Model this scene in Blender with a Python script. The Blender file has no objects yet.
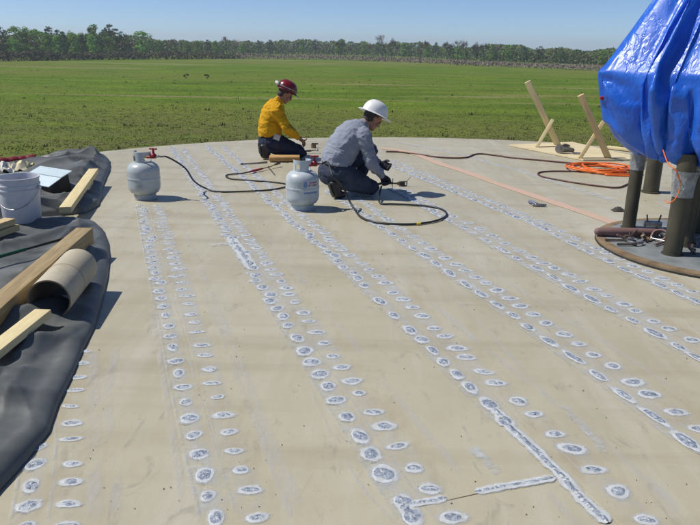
import bpy, bmesh, math, random
import numpy as np
from mathutils import Vector, Matrix, noise

R = math.radians
random.seed(11)
scene = bpy.context.scene
C = scene.collection

# ------------------------------------------------------------------ camera
F_PX = 680.0                 # focal length in photo pixels (photo is 700 x 525)
CAM_H = 1.49                 # lens height above the deck
Y0 = 44.0                    # horizon row in the photo
PITCH = math.atan((262.5 - Y0) / F_PX)
ROLL = R(1.0)
GZ = -7.0                    # field level below the deck

cam_d = bpy.data.cameras.new('camera')
cam = bpy.data.objects.new('camera', cam_d)
C.objects.link(cam)
fwd = Vector((0, math.cos(PITCH), -math.sin(PITCH)))
upv = Vector((0, math.sin(PITCH), math.cos(PITCH)))
rgt = Vector((1, 0, 0))
cr, sr = math.cos(ROLL), math.sin(ROLL)
cx_, cy_ = rgt * cr + upv * sr, upv * cr - rgt * sr
m3 = Matrix((cx_, cy_, -fwd)).transposed()
cam.matrix_world = Matrix.Translation((0, 0, CAM_H)) @ m3.to_4x4()
cam_d.sensor_width = 36.0
cam_d.lens = F_PX / 700 * 36.0
cam_d.clip_end = 8000
cam_d.clip_start = 0.05
scene.camera = cam

# ------------------------------------------------------------------ sky, sun, exposure
SUN_EL = R(54)
SUN_AZ_VEC = Vector((-1.0, 0.06, 0)).normalized()     # horizontal direction towards the sun
world = bpy.data.worlds.new('World')
scene.world = world
world.use_nodes = True
wn, wl = world.node_tree.nodes, world.node_tree.links
wn.clear()
w_out = wn.new('ShaderNodeOutputWorld')
w_bg = wn.new('ShaderNodeBackground')
w_sky = wn.new('ShaderNodeTexSky')
w_sky.sky_type = 'NISHITA'
w_sky.sun_disc = False
w_sky.sun_elevation = SUN_EL
w_sky.sun_rotation = math.atan2(SUN_AZ_VEC.x, SUN_AZ_VEC.y)
w_sky.altitude = 0
w_sky.air_density = 0.5
w_sky.dust_density = 0.3
w_sky.ozone_density = 5.5
w_bg.inputs['Strength'].default_value = 0.118
wl.new(w_sky.outputs[0], w_bg.inputs['Color'])
wl.new(w_bg.outputs[0], w_out.inputs['Surface'])

sun_d = bpy.data.lights.new('sun', 'SUN')
sun_d.energy = 4.6
sun_d.angle = R(0.53)
sun_d.color = (1.0, 0.955, 0.88)
sun = bpy.data.objects.new('sun', sun_d)
C.objects.link(sun)
to_sun = SUN_AZ_VEC * math.cos(SUN_EL) + Vector((0, 0, math.sin(SUN_EL)))
sun.rotation_euler = to_sun.to_track_quat('Z', 'Y').to_euler()
sun.location = (-8, 0, 12)

scene.render.engine = 'CYCLES'
scene.view_settings.view_transform = 'Standard'
scene.view_settings.look = 'None'
scene.view_settings.exposure = 0.0
scene.view_settings.gamma = 1.0
scene.cycles.max_bounces = 8
scene.cycles.transparent_max_bounces = 16

# ------------------------------------------------------------------ helpers
def at(px, py, z=0.0):
    """point of the horizontal plane z seen at photo pixel (px, py)"""
    x, y = (px - 350) / F_PX, -(py - 262.5) / F_PX
    d = cx_ * x + cy_ * y + fwd
    t = (z - CAM_H) / d.z
    return Vector((0, 0, CAM_H)) + d * t

def at_y(px, py, Y):
    """point of the vertical plane y = Y seen at photo pixel (px, py)"""
    x, y = (px - 350) / F_PX, -(py - 262.5) / F_PX
    d = cx_ * x + cy_ * y + fwd
    return Vector((0, 0, CAM_H)) + d * (Y / d.y)

def spline(pts, n=8, closed=False):
    pts = [Vector(p) for p in pts]
    out = []
    k = len(pts)
    for i in range(k if closed else k - 1):
        p1, p2 = pts[i], pts[(i + 1) % k]
        p0 = pts[i - 1] if (i > 0 or closed) else p1 * 2 - p2
        p3 = pts[(i + 2) % k] if (i + 2 < k or closed) else p2 * 2 - p1
        for j in range(n):
            t = j / n
            out.append(0.5 * ((2 * p1) + (p2 - p0) * t + (2 * p0 - 5 * p1 + 4 * p2 - p3) * t * t + (3 * p1 - p0 - 3 * p2 + p3) * t ** 3))
    if not closed:
        out.append(pts[-1])
    return out

def ridged(p): return 1 - 2 * abs(noise.noise(p))

def lerp(a, b, t):
    return a + (b - a) * t

def interp(x, xs, ys):
    return float(np.interp(x, xs, ys))

class MB:
    def __init__(self):
        self.v, self.f, self.m = [], [], []
    def add(self, verts, faces, mi=0, M=None):
        o = len(self.v)
        for p in verts:
            p = Vector(p)
            self.v.append(M @ p if M is not None else p)
        for f in faces:
            self.f.append([i + o for i in f])
            self.m.append(mi)
        return self
    def box(self, size, M=None, mi=0, c=(0, 0, 0), bev=0.0):
        sx, sy, sz = [s / 2 for s in size]
        if bev <= 0:
            vs = [(c[0] + a * sx, c[1] + b * sy, c[2] + d * sz) for d in (-1, 1) for b in (-1, 1) for a in (-1, 1)]
            fs = [(0, 2, 3, 1), (4, 5, 7, 6), (0, 1, 5, 4), (2, 6, 7, 3), (0, 4, 6, 2), (1, 3, 7, 5)]
            return self.add(vs, fs, mi, M)
        bm = bmesh.new()
        bmesh.ops.create_cube(bm, size=1)
        for q in bm.verts:
            q.co = Vector((q.co.x * 2 * sx + c[0], q.co.y * 2 * sy + c[1], q.co.z * 2 * sz + c[2]))
        bmesh.ops.bevel(bm, geom=list(bm.edges), offset=bev, segments=2, affect='EDGES', profile=0.6)
        bm.verts.index_update()
        vs = [q.co.copy() for q in bm.verts]
        fs = [[q.index for q in fc.verts] for fc in bm.faces]
        bm.free()
        return self.add(vs, fs, mi, M)
    def tube(self, pts, rad, segs=8, mi=0, caps=True, M=None, ell=None):
        pts = [Vector(p) for p in pts]
        n = len(pts)
        rr = rad if isinstance(rad, (list, tuple)) else [rad] * n
        t0 = (pts[1] - pts[0]).normalized()
        ref = Vector((0, 0, 1)) if abs(t0.z) < 0.9 else Vector((1, 0, 0))
        a = t0.cross(ref).normalized()
        vs, fs = [], []
        pt = t0
        for i, p in enumerate(pts):
            t = (pts[min(i + 1, n - 1)] - pts[max(i - 1, 0)])
            t = t.normalized() if t.length > 1e-9 else pt
            a = (a - t * a.dot(t))
            a = a.normalized() if a.length > 1e-6 else t.orthogonal().normalized()
            b = t.cross(a)
            pt = t
            for s in range(segs):
                an = 2 * math.pi * s / segs
                vs.append(p + a * (math.cos(an) * rr[i]) + b * (math.sin(an) * rr[i] * (ell or 1)))
        for i in range(n - 1):
            for s in range(segs):
                s2 = (s + 1) % segs
                fs.append((i * segs + s, i * segs + s2, (i + 1) * segs + s2, (i + 1) * segs + s))
        if caps:
            fs.append(tuple(range(segs))[::-1])
            fs.append(tuple((n - 1) * segs + s for s in range(segs)))
        return self.add(vs, fs, mi, M)
    def limb(self, pr, segs=12, n=6):
        """closed rounded tapered tube through [(point, radius)]"""
        P = spline([p for p, r in pr], n)
        r_ = [r for p, r in pr]
        k = len(P)
        rr = [interp(i / n, list(range(len(r_))), r_) for i in range(k)]
        t0 = (P[0] - P[1]).normalized(); t1 = (P[-1] - P[-2]).normalized()
        pre, prr, post, por = [], [], [], []
        for a in (80, 55, 28):
            pre.append(P[0] + t0 * rr[0] * math.sin(R(a))); prr.append(rr[0] * math.cos(R(a)))
            post.append(P[-1] + t1 * rr[-1] * math.sin(R(a))); por.append(rr[-1] * math.cos(R(a)))
        return self.tube(pre + P + post[::-1], prr + rr + por[::-1], segs)
    def ball(self, c, r, rot=None, u=16, v=10):
        rx, ry, rz = r if isinstance(r, (tuple, list)) else (r, r, r)
        c = Vector(c)
        vs, fs = [], []
        for i in range(v + 1):
            ph = math.pi * i / v
            for j in range(u):
                th = 2 * math.pi * j / u
                p = Vector((rx * math.sin(ph) * math.cos(th), ry * math.sin(ph) * math.sin(th), rz * math.cos(ph)))
                vs.append(c + (rot @ p if rot is not None else p))
        for i in range(v):
            for j in range(u):
                j2 = (j + 1) % u
                fs.append((i * u + j, (i + 1) * u + j, (i + 1) * u + j2, i * u + j2))
        return self.add(vs, fs)
    def loft(self, secs, segs=20, power=2.4):
        """closed loft of superellipse sections (centre, axis_a, axis_b, ra, rb)"""
        vs, fs = [], []
        for (c, a, b, ra, rb) in secs:
            for s in range(segs):
                an = 2 * math.pi * s / segs
                ca, sa = math.cos(an), math.sin(an)
                q = 2 / power
                vs.append(Vector(c) + Vector(a) * (ra * math.copysign(abs(ca) ** q, ca)) + Vector(b) * (rb * math.copysign(abs(sa) ** q, sa)))
        n = len(secs)
        for i in range(n - 1):
            for s in range(segs):
                s2 = (s + 1) % segs
                fs.append((i * segs + s, i * segs + s2, (i + 1) * segs + s2, (i + 1) * segs + s))
        fs.append(tuple(range(segs))[::-1]); fs.append(tuple((n - 1) * segs + s for s in range(segs)))
        return self.add(vs, fs)
    def lathe(self, prof, segs=32, mi=0, M=None, a0=0.0, a1=2 * math.pi):
        full = abs(a1 - a0 - 2 * math.pi) < 1e-6
        ns = segs if full else segs + 1
        vs, fs = [], []
        for (r, z) in prof:
            for s in range(ns):
                an = a0 + (a1 - a0) * s / segs
                vs.append((r * math.cos(an), r * math.sin(an), z))
        for i in range(len(prof) - 1):
            for s in range(segs):
                s2 = (s + 1) % ns
                fs.append((i * ns + s, i * ns + s2, (i + 1) * ns + s2, (i + 1) * ns + s))
        return self.add(vs, fs, mi, M)
    def mesh(self, name, mats, smooth=None):
        me = bpy.data.meshes.new(name)
        me.from_pydata([tuple(v) for v in self.v], [], self.f)
        mats = mats if isinstance(mats, (list, tuple)) else [mats]
        for q in mats:
            me.materials.append(q)
        if len(mats) > 1:
            me.polygons.foreach_set('material_index', self.m)
        if smooth is not None:
            me.shade_smooth()
            if smooth < 179:
                me.set_sharp_from_angle(angle=R(smooth))
        me.update()
        return me
    def build(self, name, mats, parent=None, smooth=None, center=False):
        off = Vector((0, 0, 0))
        if center:
            a = np.array([tuple(v) for v in self.v])
            off = Vector(((a[:, 0].min() + a[:, 0].max()) / 2, (a[:, 1].min() + a[:, 1].max()) / 2, a[:, 2].min()))
            self.v = [v - off for v in self.v]
        o = bpy.data.objects.new(name, self.mesh(name, mats, smooth))
        o.location = off
        C.objects.link(o)
        if parent:
            o.parent = parent
        return o

def tag(o, label=None, cat=None, group=None, kind=None):
    if label: o['label'] = label
    if cat: o['category'] = cat
    if group: o['group'] = group
    if kind: o['kind'] = kind
    return o

def thing(name, label, cat, loc=(0, 0, 0), rz=0.0, group=None):
    o = bpy.data.objects.new(name, None)
    o.empty_display_size = 0.1
    C.objects.link(o)
    o.location = loc
    o.rotation_euler = (0, 0, rz)
    return tag(o, label, cat, group)

def copy_tree(o, parent=None):
    c = o.copy()
    C.objects.link(c)
    c.parent = parent
    for ch in list(o.children):
        copy_tree(ch, c)
    return c

def frame(a, b, up=(0, 0, 1)):
    """matrix with x axis from a to b, centred at a"""
    a, b = Vector(a), Vector(b)
    x = (b - a).normalized()
    y = Vector(up).cross(x)
    y = y.normalized() if y.length > 1e-6 else x.orthogonal().normalized()
    z = x.cross(y)
    m = Matrix((x, y, z)).transposed().to_4x4()
    m.translation = a
    return m

# ------------------------------------------------------------------ materials
def new_mat(name):
    m = bpy.data.materials.new(name)
    m.use_nodes = True
    nt = m.node_tree
    b = nt.nodes['Principled BSDF']
    return m, nt, b

def N(nt, kind, **kw):
    n = nt.nodes.new(kind)
    for k, v in kw.items():
        if k in n.inputs: n.inputs[k].default_value = v
        else: setattr(n, k, v)
    return n

def ramp(nt, fac, stops):
    r = nt.nodes.new('ShaderNodeValToRGB')
    el = r.color_ramp.elements
    while len(el) < len(stops): el.new(0.5)
    for e, (p, c) in zip(el, stops):
        e.position = p
        e.color = (c, c, c, 1) if isinstance(c, (int, float)) else (*c, 1)
    nt.links.new(fac, r.inputs[0])
    return r.outputs[0]

def mixc(nt, fac, a, b, mode='MIX'):
    n = nt.nodes.new('ShaderNodeMix')
    n.data_type = 'RGBA'
    n.blend_type = mode
    for sock, val in ((n.inputs[0], fac), (n.inputs[6], a), (n.inputs[7], b)):
        if isinstance(val, (int, float)): sock.default_value = val
        elif isinstance(val, tuple): sock.default_value = (*val, 1)
        else: nt.links.new(val, sock)
    return n.outputs[2]

def coords(nt, scale=(1, 1, 1), which='Object', rot=(0, 0, 0)):
    if which == 'World':
        src = nt.nodes.new('ShaderNodeNewGeometry').outputs['Position']
    else:
        src = nt.nodes.new('ShaderNodeTexCoord').outputs[which]
    mp = nt.nodes.new('ShaderNodeMapping')
    mp.inputs['Scale'].default_value = scale
    mp.inputs['Rotation'].default_value = rot
    nt.links.new(src, mp.inputs[0])
    return mp.outputs[0]

def noise_t(nt, co, scale, detail=5, rough=0.55, dist=0.0):
    n = N(nt, 'ShaderNodeTexNoise', Scale=scale, Detail=detail, Roughness=rough, Distortion=dist)
    nt.links.new(co, n.inputs['Vector'])
    return n.outputs[0]

def ridge_t(nt, co, scale, detail=4, rough=0.5):
    n = nt.nodes.new('ShaderNodeTexNoise')
    n.noise_type = 'RIDGED_MULTIFRACTAL'
    n.inputs['Scale'].default_value = scale; n.inputs['Detail'].default_value = detail; n.inputs['Roughness'].default_value = rough
    nt.links.new(co, n.inputs['Vector'])
    return n.outputs[0]

def add_bump(nt, b, height, strength, dist=0.01):
    bp = N(nt, 'ShaderNodeBump', Strength=strength, Distance=dist)
    nt.links.new(height, bp.inputs['Height'])
    nt.links.new(bp.outputs[0], b.inputs['Normal'])

def pmat(name, c1, c2=None, scale=6, rough=0.6, bump=0.0, bscale=40, metal=0.0, stretch=(1, 1, 1), spec=0.5, rvar=0.1, dist=0.005, which='Object', lo=0.35, hi=0.65):
    m, nt, b = new_mat(name)
    c2 = c2 or tuple(x * 0.75 for x in c1)
    co = coords(nt, stretch, which)
    nz = noise_t(nt, co, scale)
    col = ramp(nt, nz, [(lo, c1), (hi, c2)])
    nt.links.new(col, b.inputs['Base Color'])
    b.inputs['Metallic'].default_value = metal
    b.inputs['Specular IOR Level'].default_value = spec
    rr = ramp(nt, nz, [(0.3, max(0.02, rough - rvar)), (0.7, min(1, rough + rvar))])
    nt.links.new(rr, b.inputs['Roughness'])
    if bump > 0:
        add_bump(nt, b, noise_t(nt, co, bscale, 4), bump, dist)
    return m

def island_mat(name, cols, rough=0.7, transl=0.0, spec=0.2):
    """colour picked per separate leaf / blade"""
    m, nt, b = new_mat(name)
    g = nt.nodes.new('ShaderNodeNewGeometry')
    oi = nt.nodes.new('ShaderNodeObjectInfo')
    k = len(cols)
    col = ramp(nt, g.outputs['Random Per Island'], [(i / max(1, k - 1), c) for i, c in enumerate(cols)])
    hv = N(nt, 'ShaderNodeHueSaturation')
    v = ramp(nt, oi.outputs['Random'], [(0, 0.75), (1, 1.2)])
    h = ramp(nt, oi.outputs['Random'], [(0, 0.485), (1, 0.515)])
    nt.links.new(v, hv.inputs['Value']); nt.links.new(h, hv.inputs['Hue'])
    nt.links.new(col, hv.inputs['Color'])
    nt.links.new(hv.outputs[0], b.inputs['Base Color'])
    b.inputs['Roughness'].default_value = rough
    b.inputs['Specular IOR Level'].default_value = spec
    if transl > 0:
        tr = nt.nodes.new('ShaderNodeBsdfTranslucent')
        nt.links.new(hv.outputs[0], tr.inputs[0])
        mx = nt.nodes.new('ShaderNodeMixShader')
        mx.inputs[0].default_value = transl
        nt.links.new(b.outputs[0], mx.inputs[1]); nt.links.new(tr.outputs[0], mx.inputs[2])
        nt.links.new(mx.outputs[0], nt.nodes['Material Output'].inputs[0])
    return m

def deck_material():
    m, nt, b = new_mat('deck_primer')
    co = coords(nt, (1, 1, 1), 'World')
    ang = R(20)
    along = coords(nt, (1.0, 0.10, 1.0), 'World', (0, 0, -ang))       # streaks along the seams
    across = coords(nt, (0.12, 1.3, 1.0), 'World', (0, 0, R(4)))     # rub marks across
    big = noise_t(nt, co, 0.55, 6, 0.6, 0.6)
    mid = noise_t(nt, co, 3.2, 6, 0.62, 0.4)
    st1 = noise_t(nt, along, 5.0, 6, 0.6)
    st2 = noise_t(nt, across, 3.2, 5, 0.6)
    col = ramp(nt, big, [(0.32, (0.380, 0.345, 0.243)), (0.52, (0.435, 0.402, 0.292)), (0.72, (0.485, 0.458, 0.352))])
    col = mixc(nt, ramp(nt, mid, [(0.45, 0.0), (0.75, 0.4)]), col, (0.32, 0.285, 0.20))
    col = mixc(nt, ramp(nt, st1, [(0.48, 0.0), (0.72, 0.5)]), col, (0.52, 0.50, 0.43))
    col = mixc(nt, ramp(nt, st2, [(0.50, 0.0), (0.72, 0.5)]), col, (0.30, 0.26, 0.17))
    # scattered scuffs, grit and grey shoe marks
    scuff = noise_t(nt, coords(nt, (1.0, 0.5, 1), 'World', (0, 0, R(35))), 9.0, 8, 0.7, 1.2)
    col = mixc(nt, ramp(nt, scuff, [(0.57, 0.0), (0.68, 0.5)]), col, (0.25, 0.232, 0.19))
    dirt = noise_t(nt, co, 55.0, 3, 0.6)
    col = mixc(nt, ramp(nt, dirt, [(0.70, 0.0), (0.76, 0.5)]), col, (0.18, 0.155, 0.12))
    fine = noise_t(nt, co, 160.0, 3, 0.6)
    col = mixc(nt, ramp(nt, fine, [(0.35, 0.14), (0.6, 0.0)]), col, (0.26, 0.22, 0.15))
    nt.links.new(col, b.inputs['Base Color'])
    nt.links.new(ramp(nt, mid, [(0.3, 0.38), (0.7, 0.56)]), b.inputs['Roughness'])
    b.inputs['Specular IOR Level'].default_value = 0.45
    add_bump(nt, b, big, 0.25, 0.02)
    return m

def alpha_dust(name, col1, col2, lo, hi, amax, scale=(1, 1, 1), nscale=14):
    m, nt, b = new_mat(name)
    co = coords(nt, scale, 'World', (0, 0, -R(20)))
    nz = noise_t(nt, co, nscale, 6, 0.65, 0.3)
    n2 = noise_t(nt, coords(nt, (1, 1, 1), 'World'), 30, 4)
    nt.links.new(ramp(nt, n2, [(0.3, col1), (0.7, col2)]), b.inputs['Base Color'])
    # soft edges across the strip: u stored in a mesh attribute
    at_ = N(nt, 'ShaderNodeAttribute', attribute_name='edge')
    mul = N(nt, 'ShaderNodeMath', operation='MULTIPLY')
    nt.links.new(ramp(nt, nz, [(lo, 0.0), (hi, amax)]), mul.inputs[0])
    nt.links.new(at_.outputs['Fac'], mul.inputs[1])
    nt.links.new(mul.outputs[0], b.inputs['Alpha'])
    b.inputs['Roughness'].default_value = 0.7
    b.inputs['Specular IOR Level'].default_value = 0.3
    return m

def wood_mat(name, c1, c2, knots=True):
    m, nt, b = new_mat(name)
    co = coords(nt, (0.9, 14, 14))
    g = noise_t(nt, co, 3.0, 6, 0.6, 0.8)
    g2 = noise_t(nt, coords(nt, (2.0, 50, 50)), 3.0, 3)
    col = ramp(nt, g, [(0.32, c1), (0.62, c2)])
    col = mixc(nt, ramp(nt, g2, [(0.5, 0.0), (0.75, 0.35)]), col, tuple(x * 0.6 for x in c2))
    bl = noise_t(nt, coords(nt), 5, 4)
    col = mixc(nt, ramp(nt, bl, [(0.58, 0.0), (0.8, 0.45)]), col, tuple(x * 0.55 for x in c1))
    nt.links.new(col, b.inputs['Base Color'])
    b.inputs['Roughness'].default_value = 0.75
    add_bump(nt, b, g2, 0.3, 0.002)
    return m

def grass_ground_mat():
    m, nt, b = new_mat('field_soil_and_grass')
    co = coords(nt, (1, 1, 1), 'World')
    fl = coords(nt, (0.35, 1.0, 1), 'World')
    big = noise_t(nt, fl, 0.022, 5, 0.55, 0.3)
    mid = noise_t(nt, fl, 0.14, 6, 0.65)
    fin = noise_t(nt, co, 1.3, 6, 0.7)
    col = ramp(nt, mid, [(0.30, (0.062, 0.105, 0.008)), (0.48, (0.105, 0.175, 0.010)), (0.70, (0.165, 0.235, 0.016))])
    col = mixc(nt, ramp(nt, big, [(0.46, 0.0), (0.64, 0.8)]), col, (0.165, 0.175, 0.035))
    col = mixc(nt, ramp(nt, fin, [(0.35, 0.55), (0.55, 0.0)]), col, (0.040, 0.060, 0.012))
    # near rim of the field: drier, browner
    sep = nt.nodes.new('ShaderNodeSeparateXYZ')
    nt.links.new(co, sep.inputs[0])
    mr = N(nt, 'ShaderNodeMapRange')
    nt.links.new(sep.outputs['Y'], mr.inputs[0])
    mr.inputs[1].default_value = 60; mr.inputs[2].default_value = 95
    mr.inputs[3].default_value = 1; mr.inputs[4].default_value = 0
    mul = N(nt, 'ShaderNodeMath', operation='MULTIPLY')
    nt.links.new(mr.outputs[0], mul.inputs[0])
    nt.links.new(ramp(nt, mid, [(0.3, 0.9), (0.65, 0.35)]), mul.inputs[1])
    col = mixc(nt, mul.outputs[0], col, (0.135, 0.115, 0.052))
    # bare sandy patches, long in the mowing direction
    bare = noise_t(nt, coords(nt, (0.16, 1.0, 1), 'World'), 0.06, 5, 0.6, 0.2)
    col = mixc(nt, ramp(nt, bare, [(0.60, 0.0), (0.66, 0.75)]), col, (0.25, 0.215, 0.105))
    nt.links.new(col, b.inputs['Base Color'])
    b.inputs['Roughness'].default_value = 0.95
    b.inputs['Specular IOR Level'].default_value = 0.1
    add_bump(nt, b, fin, 0.8, 0.3)
    return m

M = {}
M['deck'] = deck_material()
M['halo'] = pmat('ground_off_halo', (0.55, 0.58, 0.60), (0.43, 0.435, 0.41), 38, 0.6, 0.4, 300, which='World')
M['halo_edge'] = alpha_dust('halo_edge', (0.55, 0.575, 0.59), (0.47, 0.50, 0.53), 0.30, 0.62, 1.0, (1, 1, 1), 45)
M['bead'] = pmat('weld_bead', (0.245, 0.285, 0.36), (0.52, 0.555, 0.60), 70, 0.38, 0.8, 400, 0.55, which='World', lo=0.4, hi=0.6)
M['dust'] = alpha_dust('chalk_dust', (0.57, 0.59, 0.61), (0.48, 0.505, 0.53), 0.36, 0.66, 0.85)
M['dust_faint'] = alpha_dust('chalk_dust_faint', (0.62, 0.60, 0.56), (0.52, 0.54, 0.58), 0.40, 0.75, 0.55, (1, 0.15, 1), 9)
M['rust_tint'] = alpha_dust('rust_tint', (0.42, 0.27, 0.12), (0.45, 0.32, 0.17), 0.48, 0.85, 0.30, (1, 0.3, 1), 7)
M['seam'] = pmat('seam_edge', (0.56, 0.54, 0.48), (0.44, 0.41, 0.34), 12, 0.6, which='World')
M['wall'] = pmat('tank_wall_paint', (0.40, 0.36, 0.27), (0.30, 0.27, 0.2), 0.8, 0.6)
M['pink'] = pmat('pink_webbing', (0.53, 0.365, 0.28), (0.47, 0.35, 0.26), 3, 0.8, which='World')
M['cyl'] = pmat('grey_enamel', (0.46, 0.50, 0.515), (0.38, 0.42, 0.44), 9, 0.34, 0.12, 30)
M['cyl_worn'] = pmat('grey_enamel_worn', (0.50, 0.55, 0.575), (0.36, 0.41, 0.44), 7, 0.4, 0.2, 24)
def scuffed(m, col, lo, hi, sc, amt=0.8):
    nt = m.node_tree; b = nt.nodes['Principled BSDF']
    src = b.inputs['Base Color'].links[0].from_socket
    nz = noise_t(nt, coords(nt), sc, 7, 0.7, 0.5)
    nt.links.new(mixc(nt, ramp(nt, nz, [(lo, 0.0), (hi, amt)]), src, col), b.inputs['Base Color'])
    return m
scuffed(M['cyl'], (0.22, 0.23, 0.22), 0.56, 0.68, 11); scuffed(M['cyl'], (0.28, 0.17, 0.09), 0.66, 0.72, 16)
scuffed(M['cyl_worn'], (0.26, 0.28, 0.28), 0.56, 0.70, 9); scuffed(M['cyl_worn'], (0.28, 0.17, 0.09), 0.66, 0.72, 18)
M['brass'] = pmat('brass', (0.45, 0.32, 0.12), (0.3, 0.22, 0.09), 30, 0.35, metal=0.9)
M['red'] = pmat('red_paint', (0.36, 0.015, 0.02), (0.22, 0.01, 0.015), 30, 0.4)
M['rubber'] = pmat('black_rubber', (0.022, 0.024, 0.022), (0.012, 0.012, 0.012), 14, 0.5)
M['steel'] = pmat('worn_steel', (0.42, 0.42, 0.42), (0.22, 0.21, 0.20), 22, 0.38, 0.2, 90, 0.85)
M['dark_steel'] = pmat('dark_steel', (0.07, 0.065, 0.06), (0.13, 0.10, 0.08), 18, 0.5, 0.2, 90, 0.6)
M['rusty'] = pmat('rusty_edge', (0.13, 0.085, 0.045), (0.23, 0.165, 0.095), 9, 0.8, 0.3, 60)
M['plate'] = pmat('plate_grey', (0.15, 0.165, 0.17), (0.25, 0.265, 0.26), 4, 0.5, 0.2, 40)
M['leg'] = pmat('olive_pipe_paint', (0.045, 0.042, 0.027), (0.075, 0.066, 0.04), 5, 0.5, 0.15, 30)
M['mauve'] = pmat('mauve_sleeve', (0.20, 0.115, 0.105), (0.14, 0.08, 0.075), 6, 0.7, 0.3, 30)
M['orange'] = pmat('orange_hose', (0.78, 0.17, 0.018), (0.62, 0.11, 0.012), 9, 0.45)
M['brown_cord'] = pmat('brown_cord', (0.105, 0.030, 0.022), (0.06, 0.02, 0.016), 9, 0.55)
M['white_hat'] = pmat('white_shell', (0.80, 0.80, 0.78), (0.70, 0.70, 0.68), 8, 0.35)
M['red_hat'] = pmat('maroon_shell', (0.17, 0.010, 0.016), (0.11, 0.008, 0.012), 8, 0.3)
M['skin'] = pmat('skin', (0.36, 0.185, 0.12), (0.28, 0.135, 0.085), 20, 0.55)
M['hair'] = pmat('hair', (0.035, 0.024, 0.017), (0.06, 0.045, 0.032), 90, 0.7, 0.4, 200)
M['eye'] = pmat('eye_dark', (0.04, 0.03, 0.025), (0.02, 0.02, 0.02), 50, 0.2)
M['yellow'] = pmat('yellow_fleece', (0.62, 0.335, 0.012), (0.50, 0.255, 0.010), 7, 0.9, 0.5, 60, spec=0.2, dist=0.012)
M['greyshirt'] = pmat('grey_fleece', (0.275, 0.30, 0.355), (0.21, 0.23, 0.285), 8, 0.92, 0.6, 50, spec=0.2, dist=0.012)
M['denim'] = pmat('dark_denim', (0.016, 0.021, 0.042), (0.030, 0.038, 0.068), 16, 0.85, 0.5, 60, spec=0.25, dist=0.01)
M['denim2'] = pmat('washed_denim', (0.024, 0.032, 0.056), (0.050, 0.064, 0.095), 7, 0.85, 0.5, 60, spec=0.25, dist=0.01)
M['boot'] = pmat('black_leather', (0.018, 0.015, 0.013), (0.035, 0.03, 0.026), 25, 0.5, 0.3, 80)
M['glove'] = pmat('black_glove', (0.014, 0.015, 0.022), (0.03, 0.03, 0.04), 30, 0.7, 0.4, 100)
M['tag'] = pmat('pale_tag', (0.55, 0.55, 0.5), (0.45, 0.45, 0.42), 30, 0.6)
M['pine'] = wood_mat('pine_lumber', (0.66, 0.54, 0.30), (0.54, 0.40, 0.19))
M['pine_pale'] = wood_mat('pale_lumber', (0.72, 0.62, 0.36), (0.64, 0.52, 0.28))
M['timber'] = wood_mat('weathered_timber', (0.40, 0.31, 0.165), (0.27, 0.19, 0.09))
M['ply'] = pmat('plywood_face', (0.66, 0.57, 0.37), (0.56, 0.46, 0.27), 5, 0.75, 0.1, 60, stretch=(0.3, 3, 3))
M['pad'] = pmat('tan_pad', (0.46, 0.27, 0.10), (0.36, 0.21, 0.08), 9, 0.85, 0.3, 40)
M['card'] = pmat('cardboard_tube', (0.47, 0.42, 0.32), (0.42, 0.37, 0.27), 4, 0.8, 0.1, 50, stretch=(3, 0.5, 0.5))
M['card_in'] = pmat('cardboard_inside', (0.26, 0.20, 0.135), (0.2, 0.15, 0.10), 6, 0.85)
M['bucket'] = pmat('bucket_plastic', (0.62, 0.63, 0.67), (0.54, 0.55, 0.60), 6, 0.45, 0.05, 30)
M['galv'] = pmat('galvanised_sheet', (0.56, 0.66, 0.70), (0.48, 0.57, 0.62), 14, 0.45, 0.1, 60, 0.25)
M['dark_in'] = pmat('dark_insulation', (0.035, 0.033, 0.03), (0.06, 0.055, 0.05), 12, 0.9, 0.5, 60)
M['red_cloth'] = pmat('red_vinyl', (0.20, 0.008, 0.014), (0.13, 0.006, 0.010), 5, 0.5, 0.4, 18)
M['paper'] = pmat('white_paper', (0.70, 0.69, 0.64), (0.62, 0.60, 0.52), 8, 0.8)
M['green'] = pmat('green_handle', (0.012, 0.09, 0.045), (0.008, 0.06, 0.03), 12, 0.4)
M['galv_dull'] = pmat('dull_strap', (0.26, 0.26, 0.26), (0.18, 0.18, 0.18), 20, 0.6)
M['blue_print'] = pmat('blue_print', (0.10, 0.19, 0.42), (0.16, 0.26, 0.46), 60, 0.5)
M['red_print'] = pmat('red_print', (0.30, 0.045, 0.09), (0.24, 0.05, 0.10), 60, 0.5)

scuffed(M['white_hat'], (0.42, 0.40, 0.36), 0.60, 0.72, 14, 0.5); scuffed(M['red_hat'], (0.30, 0.10, 0.09), 0.60, 0.70, 18, 0.5)
scuffed(M['bucket'], (0.36, 0.35, 0.34), 0.56, 0.70, 9, 0.5); scuffed(M['card'], (0.24, 0.19, 0.12), 0.58, 0.72, 7, 0.5)
scuffed(M['yellow'], (0.24, 0.12, 0.02), 0.60, 0.75, 7, 0.45); scuffed(M['greyshirt'], (0.12, 0.12, 0.13), 0.60, 0.75, 7, 0.4)
scuffed(M['tag'], (0.2, 0.2, 0.2), 0.55, 0.7, 30, 0.5)

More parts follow.
